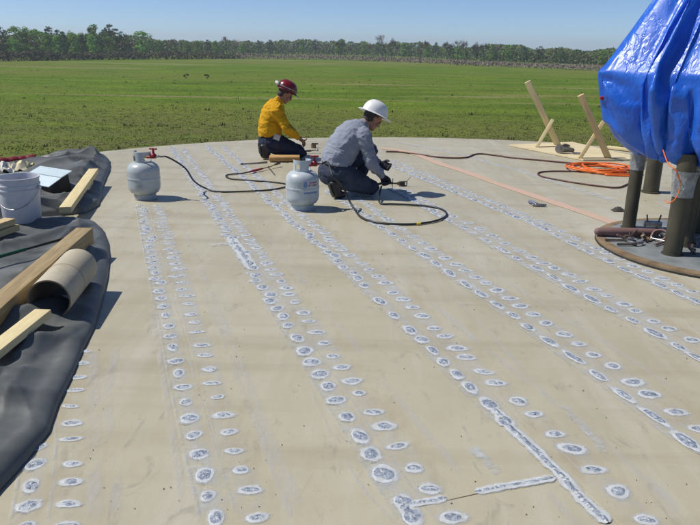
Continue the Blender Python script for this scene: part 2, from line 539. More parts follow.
def membrane_mat():
    m, nt, b = new_mat('black_membrane')
    co = coords(nt, (1, 1, 1), 'World')
    d = noise_t(nt, co, 2.2, 6, 0.65, 0.6)
    d2 = noise_t(nt, co, 14, 5, 0.6)
    col = ramp(nt, d, [(0.34, (0.062, 0.069, 0.069)), (0.68, (0.138, 0.146, 0.142))])
    col = mixc(nt, ramp(nt, d2, [(0.55, 0), (0.75, 0.4)]), col, (0.13, 0.13, 0.12))
    nt.links.new(col, b.inputs['Base Color'])
    nt.links.new(ramp(nt, d, [(0.3, 0.42), (0.7, 0.62)]), b.inputs['Roughness'])
    add_bump(nt, b, ridge_t(nt, coords(nt, (1.0, 0.5, 1.0), 'World', (0, 0, R(25))), 2.6, 4), 0.35, 0.03)
    return m
M['membrane'] = membrane_mat()

def tarp_mat():
    m, nt, b = new_mat('blue_poly_tarp')
    co = coords(nt, (1, 1, 1))
    d = noise_t(nt, co, 5, 5, 0.6)
    nt.links.new(ramp(nt, d, [(0.35, (0.012, 0.095, 0.50)), (0.7, (0.028, 0.15, 0.64))]), b.inputs['Base Color'])
    nt.links.new(ramp(nt, d, [(0.3, 0.28), (0.7, 0.42)]), b.inputs['Roughness'])
    b.inputs['Specular IOR Level'].default_value = 0.5
    cr1 = N(nt, 'ShaderNodeTexVoronoi', Scale=6.0, feature='DISTANCE_TO_EDGE')
    mp = coords(nt, (1.0, 1.0, 0.55))
    wob = noise_t(nt, mp, 4, 4)
    vadd = nt.nodes.new('ShaderNodeVectorMath'); vadd.operation = 'ADD'
    nt.links.new(mp, vadd.inputs[0]); nt.links.new(wob, vadd.inputs[1])
    nt.links.new(vadd.outputs[0], cr1.inputs['Vector'])
    n1 = noise_t(nt, mp, 7, 6, 0.6, 0.6)
    mx = N(nt, 'ShaderNodeMath', operation='ADD')
    nt.links.new(ramp(nt, cr1.outputs['Distance'], [(0.0, 0.0), (0.18, 0.6)]), mx.inputs[0])
    nt.links.new(n1, mx.inputs[1])
    mx2 = N(nt, 'ShaderNodeMath', operation='MULTIPLY_ADD')
    nt.links.new(ridge_t(nt, coords(nt, (1, 1, 0.45)), 3.2, 3), mx2.inputs[0]); mx2.inputs[1].default_value = 0.8
    nt.links.new(mx.outputs[0], mx2.inputs[2])
    add_bump(nt, b, mx2.outputs[0], 0.16, 0.03)
    return m
M['tarp'] = tarp_mat()

def film_mat():
    m, nt, b = new_mat('clear_film')
    co = coords(nt)
    b.inputs['Base Color'].default_value = (0.42, 0.44, 0.46, 1)
    b.inputs['Roughness'].default_value = 0.22
    b.inputs['Specular IOR Level'].default_value = 0.7
    nt.links.new(ramp(nt, noise_t(nt, co, 12, 4), [(0.35, 0.35), (0.65, 0.8)]), b.inputs['Alpha'])
    add_bump(nt, b, noise_t(nt, co, 30, 5, 0.6, 1.0), 0.7, 0.02)
    return m
M['film'] = film_mat()

# ------------------------------------------------------------------ field
TC = Vector((1.27, 5.21, 0)); TR = 6.41          # tank centre and radius

mb = MB()
rings = [0, 20, 40, 70, 110, 170, 260, 400, 700, 1100, 1600]
seg = 64
vs = [(0, 0, GZ)]
for r in rings[1:]:
    for s in range(seg):
        a = 2 * math.pi * s / seg
        vs.append((r * math.cos(a), r * math.sin(a), GZ))
fs = [(0, 1 + s, 1 + (s + 1) % seg) for s in range(seg)]
for i in range(len(rings) - 2):
    for s in range(seg):
        s2 = (s + 1) % seg
        fs.append((1 + i * seg + s, 1 + (i + 1) * seg + s, 1 + (i + 1) * seg + s2, 1 + i * seg + s2))
mb.add(vs, fs)
tag(mb.build('field', grass_ground_mat()), 'wide green field stretching to the far treeline', 'field', kind='structure')

# grass tufts on the part of the field that shows (uncountable)
def blades(n, xr, yr, hr, wr, per, dens=None, seed=1):
    rnd = random.Random(seed)
    V_, F_ = [], []
    for _ in range(n):
        t = rnd.random()
        y = yr[0] * (yr[1] / yr[0]) ** t
        x = rnd.uniform(-1, 1) * xr * y
        if dens:
            dn = noise.noise(Vector((x * 0.05, y * 0.16, 3.1)))
            if dn < dens + rnd.uniform(-0.2, 0.2): continue
        h = rnd.uniform(*hr)
        for _k in range(per):
            a = rnd.uniform(0, 6.283); w = rnd.uniform(*wr)
            bx, by = x + rnd.gauss(0, 0.22), y + rnd.gauss(0, 0.22)
            l = rnd.uniform(-0.45, 0.45) * h
            o = len(V_)
            V_ += [(bx - math.cos(a) * w, by - math.sin(a) * w, GZ - 0.02), (bx + math.cos(a) * w, by + math.sin(a) * w, GZ - 0.02),
                   (bx + l * math.sin(a), by + l * math.cos(a), GZ + h * rnd.uniform(0.6, 1.1))]
            F_.append((o, o + 1, o + 2))
    m_ = MB(); m_.v = [Vector(v) for v in V_]; m_.f = F_; m_.m = [0] * len(F_)
    return m_
g1 = island_mat('grass_blades', [(0.083, 0.143, 0.009), (0.121, 0.209, 0.011), (0.182, 0.264, 0.020), (0.105, 0.176, 0.011)], 0.75, 0.4)
g2 = island_mat('dead_weeds', [(0.075, 0.060, 0.034), (0.105, 0.085, 0.048), (0.055, 0.055, 0.026), (0.14, 0.115, 0.06)], 0.9)
g3 = island_mat('dry_grass', [(0.20, 0.17, 0.085), (0.15, 0.125, 0.06), (0.09, 0.105, 0.035), (0.115, 0.115, 0.04)], 0.9)
tag(blades(30000, 0.62, (52, 260), (0.03, 0.09), (0.05, 0.12), 3, None, 3).build('grass', g1), 'short green grass covering the field', 'grass', kind='stuff')
tag(blades(700, 0.62, (54, 210), (0.12, 0.42), (0.04, 0.10), 6, 0.12, 5).build('dead_weeds', g2), 'dark dead weed clumps dotted over the green field', 'weeds', kind='stuff')
tag(blades(7000, 0.62, (50, 90), (0.03, 0.10), (0.04, 0.10), 4, -0.3, 7).build('dry_grass', g3), 'dry brownish grass along the near side of the field', 'grass', kind='stuff')

# ------------------------------------------------------------------ treeline
def leaf_quads(mbx, rnd, centre, rad, n, size, flat=1.0, shell=0.55):
    for _ in range(n):
        d = Vector((rnd.gauss(0, 1), rnd.gauss(0, 1), rnd.gauss(0, 1))).normalized()
        rr = rnd.uniform(shell, 1.0)
        p = Vector(centre) + Vector((d.x * rad[0] * rr, d.y * rad[1] * rr, d.z * rad[2] * rr * flat))
        nrm = (d + Vector((rnd.uniform(-1, 1), rnd.uniform(-1, 1), rnd.uniform(-0.6, 1))) * 0.8).normalized()
        a = nrm.orthogonal().normalized()
        b = nrm.cross(a)
        an = rnd.uniform(0, 6.28)
        u, w = a * math.cos(an) + b * math.sin(an), b * math.cos(an) - a * math.sin(an)
        s = size * rnd.uniform(0.6, 1.35)
        mbx.add([p - u * s, p + w * s * 0.62, p + u * s, p - w * s * 0.62], [(0, 1, 2, 3)])

def branchy(mbx, rnd, p, d, length, rad, depth, twig=0.0):
    q = p + d * length
    midp = p + d * length * 0.5 + Vector((rnd.uniform(-1, 1), rnd.uniform(-1, 1), 0)) * length * 0.06
    mbx.tube([p, midp, q], [rad, rad * 0.85, rad * 0.65], 5 if depth > 1 else 3, caps=False)
    ends = [(q, d)]
    if depth > 0:
        for k in range(rnd.choice((2, 3, 3))):
            ax = Vector((rnd.uniform(-1, 1), rnd.uniform(-1, 1), rnd.uniform(-0.1, 0.5))).normalized()
            nd = (d + ax * rnd.uniform(0.45, 0.85)).normalized()
            nd.z = max(nd.z, 0.05)
            ends += branchy(mbx, rnd, p + d * length * rnd.uniform(0.55, 1.0), nd, length * rnd.uniform(0.5, 0.75), rad * 0.5, depth - 1)
    return ends

def tree_meshes(kind, seed):
    rnd = random.Random(seed)
    tr, crn = MB(), MB()
    if kind == 'broadleaf':
        ends = branchy(tr, rnd, Vector((0, 0, 0)), Vector((0.02, 0, 1)), 0.42, 0.020, 2)
        wd = rnd.uniform(0.26, 0.34)
        for k in range(26):
            a = rnd.uniform(0, 6.28); zz = rnd.uniform(0.16, 0.88)
            rmax = wd * math.sqrt(max(0.08, 1 - ((zz - 0.50) / 0.46) ** 2))
            rr = rnd.uniform(0.15, 0.85) * rmax
            s = rnd.uniform(0.075, 0.125)
            leaf_quads(crn, rnd, (rr * math.cos(a), rr * math.sin(a), zz), (s, s, s * 0.8), 62, 0.024)
        leaf_quads(crn, rnd, (0, 0, 0.90), (0.09, 0.09, 0.08), 50, 0.024)
    elif kind == 'pine':
        tr.tube([(0, 0, 0), (0.01, 0, 0.5), (0, 0.01, 0.93)], [0.019, 0.014, 0.005], 6, caps=False)
        for k in range(20):
            zz = 0.30 + 0.64 * (k / 19) + rnd.uniform(-0.03, 0.03)
            a = k * 2.4 + rnd.uniform(-0.5, 0.5)
            ln = rnd.uniform(0.09, 0.24) * (1.0 if zz < 0.8 else 0.75)
            e = Vector((math.cos(a) * ln, math.sin(a) * ln, zz + 0.04))
            tr.tube([(0, 0, zz - 0.02), tuple(e)], [0.006, 0.002], 3, caps=False)
            leaf_quads(crn, rnd, e * 0.92 + Vector((0, 0, 0.01)), (0.085, 0.085, 0.042), 48, 0.022)
        leaf_quads(crn, rnd, (0, 0, 0.95), (0.08, 0.08, 0.05), 50, 0.022)
    elif kind == 'bare':
        ends = branchy(tr, rnd, Vector((0, 0, 0)), Vector((0, 0, 1)), 0.38, 0.016, 4)
        for p, d in ends:
            for _ in range(4):
                dd = (d + Vector((rnd.uniform(-1, 1), rnd.uniform(-1, 1), rnd.uniform(-0.2, 1))) * 0.7).normalized()
                b_ = dd.orthogonal().normalized() * 0.0034
                q = p + dd * rnd.uniform(0.05, 0.11)
                crn.add([p - b_, p + b_, q], [(0, 1, 2)])
                for __ in range(2):
                    d3 = (dd + Vector((rnd.uniform(-1, 1), rnd.uniform(-1, 1), rnd.uniform(-0.3, 1))) * 0.6).normalized()
                    p3 = p.lerp(q, rnd.uniform(0.3, 0.9))
                    crn.add([p3 - b_, p3 + b_, p3 + d3 * 0.05], [(0, 1, 2)])
    else:   # thin-leafed, reddish buds
        ends = branchy(tr, rnd, Vector((0, 0, 0)), Vector((0, 0, 1)), 0.36, 0.016, 3)
        for p, d in ends:
            leaf_quads(crn, rnd, p, (0.07, 0.07, 0.06), 13, 0.017, shell=0.1)
    return tr, crn

leafm = {
    'broadleaf': island_mat('spring_leaves', [(0.114, 0.240, 0.040), (0.195, 0.354, 0.055), (0.274, 0.434, 0.078), (0.137, 0.263, 0.064)], 0.6, 0.3),
    'pine': island_mat('pine_needles', [(0.036, 0.077, 0.028), (0.061, 0.117, 0.041), (0.085, 0.150, 0.057)], 0.6, 0.1),
    'bare': island_mat('bare_twigs', [(0.199, 0.169, 0.147), (0.259, 0.224, 0.199), (0.147, 0.121, 0.103)], 0.9),
    'budding': island_mat('budding_leaves', [(0.223, 0.124, 0.075), (0.174, 0.140, 0.057), (0.140, 0.158, 0.049), (0.248, 0.166, 0.099)], 0.8, 0.2),
}
M['bark'] = pmat('bark', (0.10, 0.085, 0.07), (0.06, 0.05, 0.04), 3, 0.9, stretch=(6, 6, 1))
variants = {}
for kd in ('broadleaf', 'pine', 'bare', 'budding'):
    variants[kd] = []
    for k in range(4):
        t_, c_ = tree_meshes(kd, 100 + k * 17 + len(kd))
        variants[kd].append((t_.mesh('trunk', M['bark'], 60), c_.mesh('crown', leafm[kd])))

TREE_LABEL = {
    ('broadleaf', 0): 'spring-green broadleaf tree among others in the wood at left behind the field',
    ('pine', 0): 'dark pine rising among broadleaf trees in the wood at left',
    ('budding', 0): 'brownish budding tree among green trees in the wood at left',
    ('bare', 0): 'leafless tree standing among green trees in the wood at left',
    ('broadleaf', 1): 'green broadleaf tree in the low distant wood behind the brown brush',
    ('pine', 1): 'dark evergreen in the low distant wood behind the brown brush',
    ('budding', 1): 'brownish budding tree in the low distant wood behind the brown brush',
    ('bare', 1): 'bare grey tree at the far edge of the field before the wood',
}
def tree(px, base, top, kind, zone, width=1.0, label=None, rnd=random.Random(77)):
    p = at(px, base, GZ)
    h = at_y(px, top, p.y).z - GZ
    tm, cm = variants[kind][rnd.randrange(4)]
    nm = {'broadleaf': 'broadleaf_tree', 'pine': 'pine_tree', 'bare': 'bare_tree', 'budding': 'budding_tree'}[kind]
    t = thing(nm, label or TREE_LABEL[(kind, zone)], 'tree', (p.x, p.y, GZ), rnd.uniform(0, 6.28),
              None if label else {0: 'trees of the wood at left', 1: 'trees of the distant wood'}[zone] + ', ' + kind)
    t.scale = (h * width, h * width, h)
    for nm2, me in (('trunk', tm), ('crown', cm)):
        o = bpy.data.objects.new(nm2, me); C.objects.link(o); o.parent = t
    return t

rt = random.Random(5)
BL, PI_, BU, BA = 'broadleaf', 'pine', 'budding', 'bare'
tree(-10, 57.5, 26, BL, 0); tree(4, 58, 26.5, PI_, 0); tree(17, 57.5, 24.5, BL, 0); tree(28, 57, 25.5, BL, 0); tree(38, 57.5, 27.5, BL, 0)
tree(51, 57, 26, PI_, 0); tree(60, 57, 29.5, PI_, 0, 1.2); tree(72, 57, 30, BL, 0); tree(84, 57, 31.5, BL, 0)
tree(97, 57, 22.5, BL, 0, 1.0, 'tallest spring-green broadleaf tree of the wood at left'); tree(112, 57, 24, PI_, 0, 1.25, 'tall flat-topped dark pine beside the tallest broadleaf tree')
tree(123, 57, 31, PI_, 0); tree(144, 57.5, 29.5, BL, 0, 1.25, 'big rounded bright green tree right of the tall pines')
for x in range(-60, 134, 9):
    k = rt.choice((BL, BL, BU, PI_, BL, BU))
    tree(x + rt.uniform(-3, 3), 58 + rt.uniform(-0.8, 0.8), rt.uniform(31, 38), k, 0, rt.uniform(0.9, 1.3))
for x, top, k in ((168, 36, BU), (177, 36.5, BA), (160, 39, BL), (187, 40, BL), (198, 40, BL), (208, 39.5, PI_), (216, 40, BL), (226, 34, BA), (235, 34.5, BA)):
    tree(x, 55.5, top, k, 0, rt.uniform(1.0, 1.4))
# distant wood, right of centre
cols = [(240, 41), (256, 40), (272, 39.5), (281, 37.5), (292, 38.5), (303, 38), (314, 39), (325, 40), (336, 41), (340, 38), (352, 41), (364, 40), (377, 41), (392, 41.5), (404, 42),
        (416, 42), (430, 43), (433, 42), (447, 44), (460, 44), (474, 45), (490, 45), (507, 43.5), (523, 45.5), (537, 46), (550, 46), (563, 48), (576, 49), (588, 48.5), (600, 49), (612, 49.5), (626, 50), (642, 50), (660, 51), (680, 51), (700, 52), (722, 52)]
for x, tp in cols:
    base = interp(x, [240, 300, 360, 420, 480, 540, 600, 720], [54.5, 54.3, 55.5, 57.5, 61, 63, 65.5, 69])
    for j in range(2):
        k = rt.choice((BL, BL, PI_, BU, BL, PI_)) if j == 0 else rt.choice((PI_, BU, BL))
        tree(x + rt.uniform(-3, 3) + j * 6, base - j * 0.5, tp + (0 if j == 0 else rt.uniform(0.5, 3)), k, 1, rt.uniform(1.0, 1.45))
ORD = ['first', 'second', 'third', 'fourth', 'fifth', 'sixth', 'seventh', 'eighth', 'ninth', 'tenth', 'eleventh']
bare_n = 0
for x, b, tp, w in ((341, 60.5, 36.5, 0.8), (366, 61, 38, 0.8), (385, 62, 30.5, 0.95), (391, 61.5, 33, 0.8), (420, 63, 36, 0.95), (450, 65, 37, 0.9), (457, 65.5, 33, 0.95), (466, 65.5, 36, 0.9), (476, 65.5, 37, 0.8), (484, 66, 38, 0.8), (493, 66, 40, 0.7)):
    bare_n += 1
    tree(x, b, tp, BA, 1, w, ORD[bare_n - 1] + ' leafless grey tree from the left along the far field edge')['group'] = 'leafless trees along the far field edge'

# mass of woods behind and brush in front of it
def mass(name, pts, depth, n, size, mat, label, cat, seed, grow=(0.0, 1.0)):
    rnd = random.Random(seed)
    m_ = MB()
    xs = [p[0] for p in pts]
    for _ in range(n):
        x = rnd.uniform(xs[0], xs[-1])
        base = interp(x, xs, [p[1] for p in pts]); top = interp(x, xs, [p[2] for p in pts])
        p = at(x, base, GZ)
        h = at_y(x, top, p.y).z - GZ
        h *= 0.98 + 0.30 * noise.noise(Vector((p.x * 0.13, 0.5, seed))) + 0.10 * noise.noise(Vector((p.x * 0.5, 1.5, seed)))
        dirv = Vector((p.x, p.y, 0)).normalized()
        q = p + dirv * rnd.uniform(0, depth)
        z = GZ + h * (grow[0] + (grow[1] - grow[0]) * rnd.random() ** 0.8)
        s = size * rnd.uniform(0.6, 1.4)
        nrm = Vector((rnd.uniform(-1, 1), -rnd.uniform(0.1, 1), rnd.uniform(-0.2, 1))).normalized()
        a = nrm.orthogonal().normalized(); b = nrm.cross(a)
        an = rnd.uniform(0, 6.28)
        u, w = a * math.cos(an) + b * math.sin(an), b * math.cos(an) - a * math.sin(an)
        c = Vector((q.x, q.y, z))
        m_.add([c - u * s, c + w * s * 0.6, c + u * s, c - w * s * 0.6], [(0, 1, 2, 3)])
    return tag(m_.build(name, mat), label, cat, kind='stuff')

wood_m = island_mat('woods_leaves', [(0.056, 0.108, 0.042), (0.103, 0.181, 0.056), (0.161, 0.221, 0.078), (0.194, 0.168, 0.091), (0.116, 0.156, 0.052)], 0.8, 0.35)
brush_m = island_mat('brush_leaves', [(0.115, 0.120, 0.055), (0.085, 0.115, 0.042), (0.140, 0.115, 0.075), (0.095, 0.090, 0.055)], 0.9, 0.1)
reed_m = island_mat('dry_reeds', [(0.192, 0.162, 0.120), (0.252, 0.216, 0.162), (0.144, 0.118, 0.094), (0.180, 0.144, 0.114)], 0.95)
mass('woods', [(-90, 57, 34), (130, 57, 34), (160, 55.5, 40), (240, 54.3, 41.5), (300, 54, 41), (360, 55.2, 42.5), (420, 57.2, 43.5), (480, 60.7, 46), (540, 62.7, 47.5), (600, 65.2, 50), (760, 70, 53.5)],
     26, 34000, 0.85, wood_m, 'dense dark mass of woods forming the far treeline', 'woods', 21)
mass('brush', [(-90, 62.5, 53), (0, 61.5, 53), (115, 60, 52), (200, 59.3, 52.5), (245, 58.8, 55)], 8, 6500, 0.5, brush_m, 'low olive-brown brush hedge in front of the wood at left', 'brush', 22)
mass('dry_brush', [(236, 59.5, 54.5), (300, 59.8, 55), (360, 61.3, 57), (420, 63.3, 59), (480, 66.3, 62.2), (540, 68.7, 64.5), (600, 71.5, 67), (760, 77, 72)], 45, 12000, 0.40, reed_m, 'brown dry brush strip between green field and distant wood', 'brush', 23)
# two dark little shrubs far out in the field
for x, y, lab in ((186, 78.5, 'left of two small dark shrubs far out in the field'), (207, 78.8, 'right of two small dark shrubs far out in the field')):
    p = at(x, y, GZ)
    t = thing('shrub', lab, 'shrub', p)
    rnd = random.Random(x)
    st, fo = MB(), MB()
    for k in range(5):
        e = Vector((rnd.uniform(-0.5, 0.5), rnd.uniform(-0.4, 0.4), rnd.uniform(0.5, 0.95)))
        st.tube([(0, 0, 0), e * 0.5 + Vector((0.03, 0, 0)), e], [0.03, 0.02, 0.01], 4, caps=False)
        leaf_quads(fo, rnd, e, (0.32, 0.3, 0.25), 40, 0.09, shell=0.2)
    st.build('stem', M['bark'], t)
    fo.build('foliage', island_mat('shrub_dark', [(0.018, 0.022, 0.012), (0.03, 0.03, 0.016), (0.04, 0.036, 0.02)], 0.9), t)

# ------------------------------------------------------------------ tank deck
mb = MB()
mb.lathe([(0.0, -0.014), (TR - 0.02, -0.014), (TR - 0.004, -0.02), (TR - 0.004, -0.10), (TR - 0.06, -0.11), (TR - 0.06, GZ)], 128, 0, Matrix.Translation(TC))
deck = tag(mb.build('deck', [M['wall']], None, 50), 'tan painted steel deck of a round tank', 'deck', kind='structure')

# seams: measured rows of stitch welds (L) and plug welds (R)
ROWS = [
    dict(L=[(38, 448), (35, 465), (31, 487), (28.6, 507), (26, 528)],
         R=[(84, 352), (81, 364), (78, 378), (75, 391), (70, 407), (72, 424), (71, 440), (72, 465), (71, 483), (68.6, 505), (67, 527)], Lf=None, Rf=None, ls=(0.055, 0.05), rs=(0.075, 0.034)),
    dict(L=[(163.4, 307), (165.7, 316), (169, 327), (170.7, 337), (172.6, 348), (176, 362), (178.7, 374), (183.3, 388), (185.8, 403), (189.7, 419), (194, 436), (199, 455), (204.6, 476), (208, 497), (216, 519)],
         R=[(188.6, 304.6), (191, 315), (194.7, 323), (196.6, 332.7), (201.8, 346), (205, 356), (209.6, 370), (212, 384), (217.8, 398), (223.5, 416), (229, 433), (234, 452), (241, 471), (250, 491), (257, 518.6)],
         Lf=(141, 206), Rf=(157, 206), ls=(0.052, 0.058), rs=(0.070, 0.038)),
    dict(L=[(283.4, 317), (288, 326), (297, 338.7), (304.7, 351.7), (311.5, 362.7), (320, 375), (328, 387), (336, 401), (347, 417.6), (360, 437), (371, 455), (384, 474.7), (403, 502), (412, 517)],
         R=[(295, 302.6), (303.5, 313.5), (308.6, 322), (316.6, 333), (324, 344), (333, 357), (341.7, 368), (352, 382), (359, 394), (373.7, 413), (384, 427), (397.7, 447), (413.7, 469), (429.7, 490), (452.6, 518.6)],
         Lf=(172, 148), Rf=(182, 148), ls=(0.062, 0.070), rs=(0.072, 0.050)),
    dict(L=[(358, 279), (364, 286), (380, 301.5), (394, 316), (410, 330.7), (421.7, 340), (432.7, 351), (443, 362.7), (456.5, 375), (469.7, 388), (489, 405), (505, 422)],
         R=[(350, 256), (363, 264), (368.6, 270), (377.7, 277), (385.7, 283.7), (393, 293.5), (403, 300), (412.6, 308), (422, 316.7), (434, 329), (445, 337), (457, 349), (466, 358), (483.4, 372.7), (495.5, 383.7), (518, 402), (533.7, 415), (555, 435), (572, 449.6), (593, 470.6), (618, 492.5), (646, 521)],
         Lf=(207, 146), Rf=(222, 146), ls=(0.055, 0.082), rs=(0.082, 0.056)),
    dict(L=[(382, 227.7), (392.6, 234.6), (401.7, 241), (413, 248.7), (424.6, 256), (436, 264), (449.7, 273.4), (465.7, 285), (481, 294.6), (497, 305.5), (513.6, 316), (528, 327.7), (549, 342), (573.6, 358), (598, 376), (623.4, 395.7), (654, 417.4), (686, 441.6)],
         R=[(400.6, 229), (413, 237), (423.4, 244), (431, 249.4), (445, 258.6), (456.6, 265), (465, 271), (476, 278), (486, 283.7), (497, 291), (509.7, 299), (520.5, 306.7), (533, 315), (546, 324), (564, 335), (578.4, 344.7), (593, 355.7), (612.7, 366.7), (632.6, 383), (649, 395), (676, 413), (699, 430)],
         Lf=(330, 192), Rf=(345, 190), ls=(0.050, 0.105), rs=(0.082, 0.060)),
    dict(L=[(449, 220.6), (464, 228), (485.7, 240.7), (503, 250.6), (516.6, 258.7), (537, 268.6), (554, 278), (571, 288.7), (591.6, 299.4), (611, 310), (632.7, 321), (655, 334), (678.6, 347.4), (698.7, 359.4)],
         R=[(453.6, 217), (468.6, 223.6), (480, 229), (492, 236), (505, 244), (520, 252), (532, 258), (543.6, 264), (554, 268.6), (568.4, 275), (580, 282), (593.7, 290), (606.6, 296.4), (624, 305), (635, 311.4), (653.7, 322), (669, 329.4), (692, 340.6), (712, 351)],
         Lf=(392, 189), Rf=(400, 188), ls=(0.048, 0.110), rs=(0.085, 0.060)),
    dict(L=[(544.6, 229), (557, 236), (572, 244), (588, 252), (608.6, 261.5), (624.6, 270), (644, 278), (660, 285.4), (678, 294), (695.4, 301.4), (715, 311)],
         R=[(547, 225), (562, 232), (575, 238.5), (586, 244), (597, 249), (606, 253), (620, 259.6), (633.7, 267), (647.4, 272), (662, 279), (676.5, 285.4), (692, 292), (709, 300)],
         Lf=(384, 163), Rf=(392, 161), ls=(0.048, 0.105), rs=(0.085, 0.058)),
]
FAR7 = [(394, 141.5), (426, 147.5), (460, 154.5), (483, 161), (508, 168), (531, 174.6), (561, 184), (624, 204)]
ZT = 0.0042                                   # top of the plates, where things lie

lines = []
for r in ROWS:
    P = np.array([tuple(at(*q, 0))[:2] for q in (r['L'] + ([r['Lf']] if r['Lf'] else []))])
    c = P.mean(0); u = np.linalg.svd(P - c)[2][0]
    lines.append((Vector((c[0], c[1])), Vector((u[0], u[1])) * (1 if u[1] > 0 else -1)))
P = np.array([tuple(at(*q, 0))[:2] for q in FAR7]); c = P.mean(0); u = np.linalg.svd(P - c)[2][0]
lines.append((Vector((c[0], c[1])), Vector((u[0], u[1])) * (1 if u[1] > 0 else -1)))
# row 0 has too short a run to trust its direction
lines[0] = (lines[0][0], lines[1][1])
perp = Vector((lines[1][1].y, -lines[1][1].x))
gap = abs((lines[2][0] - lines[1][0]).dot(perp))
for k in (1, 2, 3):
    lines.insert(0, (lines[0][0] - perp * gap, lines[0][1]))
perp2 = Vector((lines[-1][1].y, -lines[-1][1].x))
for k in range(4):
    lines.append((lines[-1][0] + perp2 * gap, lines[-1][1]))

def chord(line):
    p, d = line
    q = p - TC.xy
    bq = q.dot(d); cq = q.dot(q) - TR * TR
    disc = bq * bq - cq
    if disc <= 0: return None
    s = math.sqrt(disc)
    return p + d * (-bq - s), p + d * (-bq + s)

chords = [chord(l) for l in lines]
def to_rim(p):
    d = p - TC.xy
    return TC.xy + d.normalized() * TR
plates = []
for i in range(len(chords) - 1):
    a, b = chords[i], chords[i + 1]
    if a is None or b is None: continue
    mb = MB(); nu, nv = 6, 28
    for v in range(nv + 1):
        t = v / nv
        l0, l1 = a[0].lerp(a[1], t), b[0].lerp(b[1], t)
        for uu in range(nu + 1):
            q = l0.lerp(l1, uu / nu)
            if v in (0, nv): q = to_rim(q)
            mb.v.append(Vector((q.x, q.y, 0.0035 * (1 - uu / nu))))
    for v in range(nv):
        for uu in range(nu):
            o = v * (nu + 1) + uu
            mb.f.append((o, o + 1, o + nu + 2, o + nu + 1)); mb.m.append(0)
    # lap edge
    o = len(mb.v)
    for v in range(nv + 1):
        q = a[0].lerp(a[1], v / nv)
        mb.v.append(Vector((q.x, q.y, 0.0035))); mb.v.append(Vector((q.x - 0.0006, q.y, -0.004)))
    for v in range(nv):
        mb.f.append((o + 2 * v, o + 2 * v + 2, o + 2 * v + 3, o + 2 * v + 1)); mb.m.append(0)
    mb.build('deck_plate', M['deck'], deck)
# rim slivers outside the outermost lines
mb = MB(); mb.lathe([(0, -0.008), (TR, -0.008), (TR, -0.05)], 128, 0, Matrix.Translation(TC)); mb.build('deck_rim', M['deck'], deck, 40)

def strip(name, pts, width, z, mat, fade_near=None, parent=deck, n=6):
    P = spline([Vector((p.x, p.y, 0)) for p in pts], n)
    me = MB(); edge = []
    for i, p in enumerate(P):
        t = (P[min(i + 1, len(P) - 1)] - P[max(i - 1, 0)]).normalized()
        s = Vector((t.y, -t.x, 0))
        w = width * (1 + 0.25 * noise.noise(p * 1.7 + Vector((0, 0, width * 40))))
        for k, e in ((-0.5, 0), (-0.22, 1), (0.22, 1), (0.5, 0)):
            fade = 1.0 if fade_near is None else max(fade_near, min(1.0, (p.y - 2.0) / 2.4))
            me.v.append(Vector((p.x, p.y, z)) + s * (w * k)); edge.append((0 if i in (0, len(P) - 1) else e) * fade)
    for i in range(len(P) - 1):
        for k in range(3):
            o = i * 4 + k
            me.f.append((o, o + 1, o + 5, o + 4)); me.m.append(0)
    o = me.build(name, mat, parent)
    at_ = o.data.attributes.new('edge', 'FLOAT', 'POINT')
    at_.data.foreach_set('value', edge)
    return o

VP = Vector((104, 40))
def path(px_pts, z=0.0): return [at(x, y, z) for x, y in px_pts]

spots = []          # (x, y, angle, sx, sy, kind)
rs = random.Random(9)
for ri, r in enumerate(ROWS):
    for side in 'LR':
        near = r[side]
        W = [at(x, y) for x, y in near]
        far = r[side + 'f']
        d = (W[0] - W[-1]).normalized()
        ang = math.atan2(d.y, d.x)
        sz = [r['ls'][0] * 1.3, r['ls'][1] * 1.45] if side == 'L' else [q * 1.25 for q in r['rs']]
        pts = list(W)
        if far:
            fe = at(*far)
            ln = (fe - W[0]).length
            k = max(1, int(ln / 0.128))
            pts += [W[0].lerp(fe, (j + 1) / k) for j in range(k)]
        for j, p in enumerate(pts):
            jit = 0.0 if j < len(W) else 0.015
            q = p + Vector((rs.gauss(0, jit), rs.gauss(0, jit), 0))
            if (q - TC).to_2d().length > TR - 0.1: continue
            if side == 'L':       # long along the seam
                spots.append((q.x, q.y, ang + rs.gauss(0, 0.06), sz[1] / 2 * rs.uniform(0.75, 1.35), sz[0] / 2 * rs.uniform(0.8, 1.25), 'L'))
            else:                 # plug, long across the seam
                spots.append((q.x, q.y, R(4) + rs.gauss(0, 0.10) - 0.10 * (ri > 2), sz[0] / 2 * rs.uniform(0.78, 1.22), sz[1] / 2 * rs.uniform(0.75, 1.3), 'R'))
        lp = pts[:len(W)][::-1] + pts[len(W):]
        lp = lp[::3] + [lp[-1]]
        strip('dust_band', lp, 0.12 if side == 'L' else 0.13, 0.0040 + 0.0003 * (side == 'L'), M['dust'] if ri > 0 else M['dust_faint'], 0.55 if side == 'L' else 0.30)
        if side == 'R':
            off = Vector((math.sin(ang), -math.cos(ang), 0))
            strip('rust_stain', [p + off * 0.0 for p in lp], 0.30, 0.0036, M['rust_tint'])
            strip('scratch_line', [p - off * 0.055 for p in lp], 0.012, 0.0047, M['dust_faint'])
            strip('scratch_line', [p + off * 0.15 for p in lp], 0.05, 0.0041, M['dust_faint'])
        else:
            off = Vector((math.sin(ang), -math.cos(ang), 0))
            strip('scratch_line', [p - off * 0.05 for p in lp], 0.016, 0.0047, M['dust'], 0.5)
            strip('scratch_line', [p + off * 0.065 for p in lp], 0.012, 0.0048, M['dust'], 0.6)
strip('dust_band', path(FAR7), 0.16, 0.0044, M['dust'])
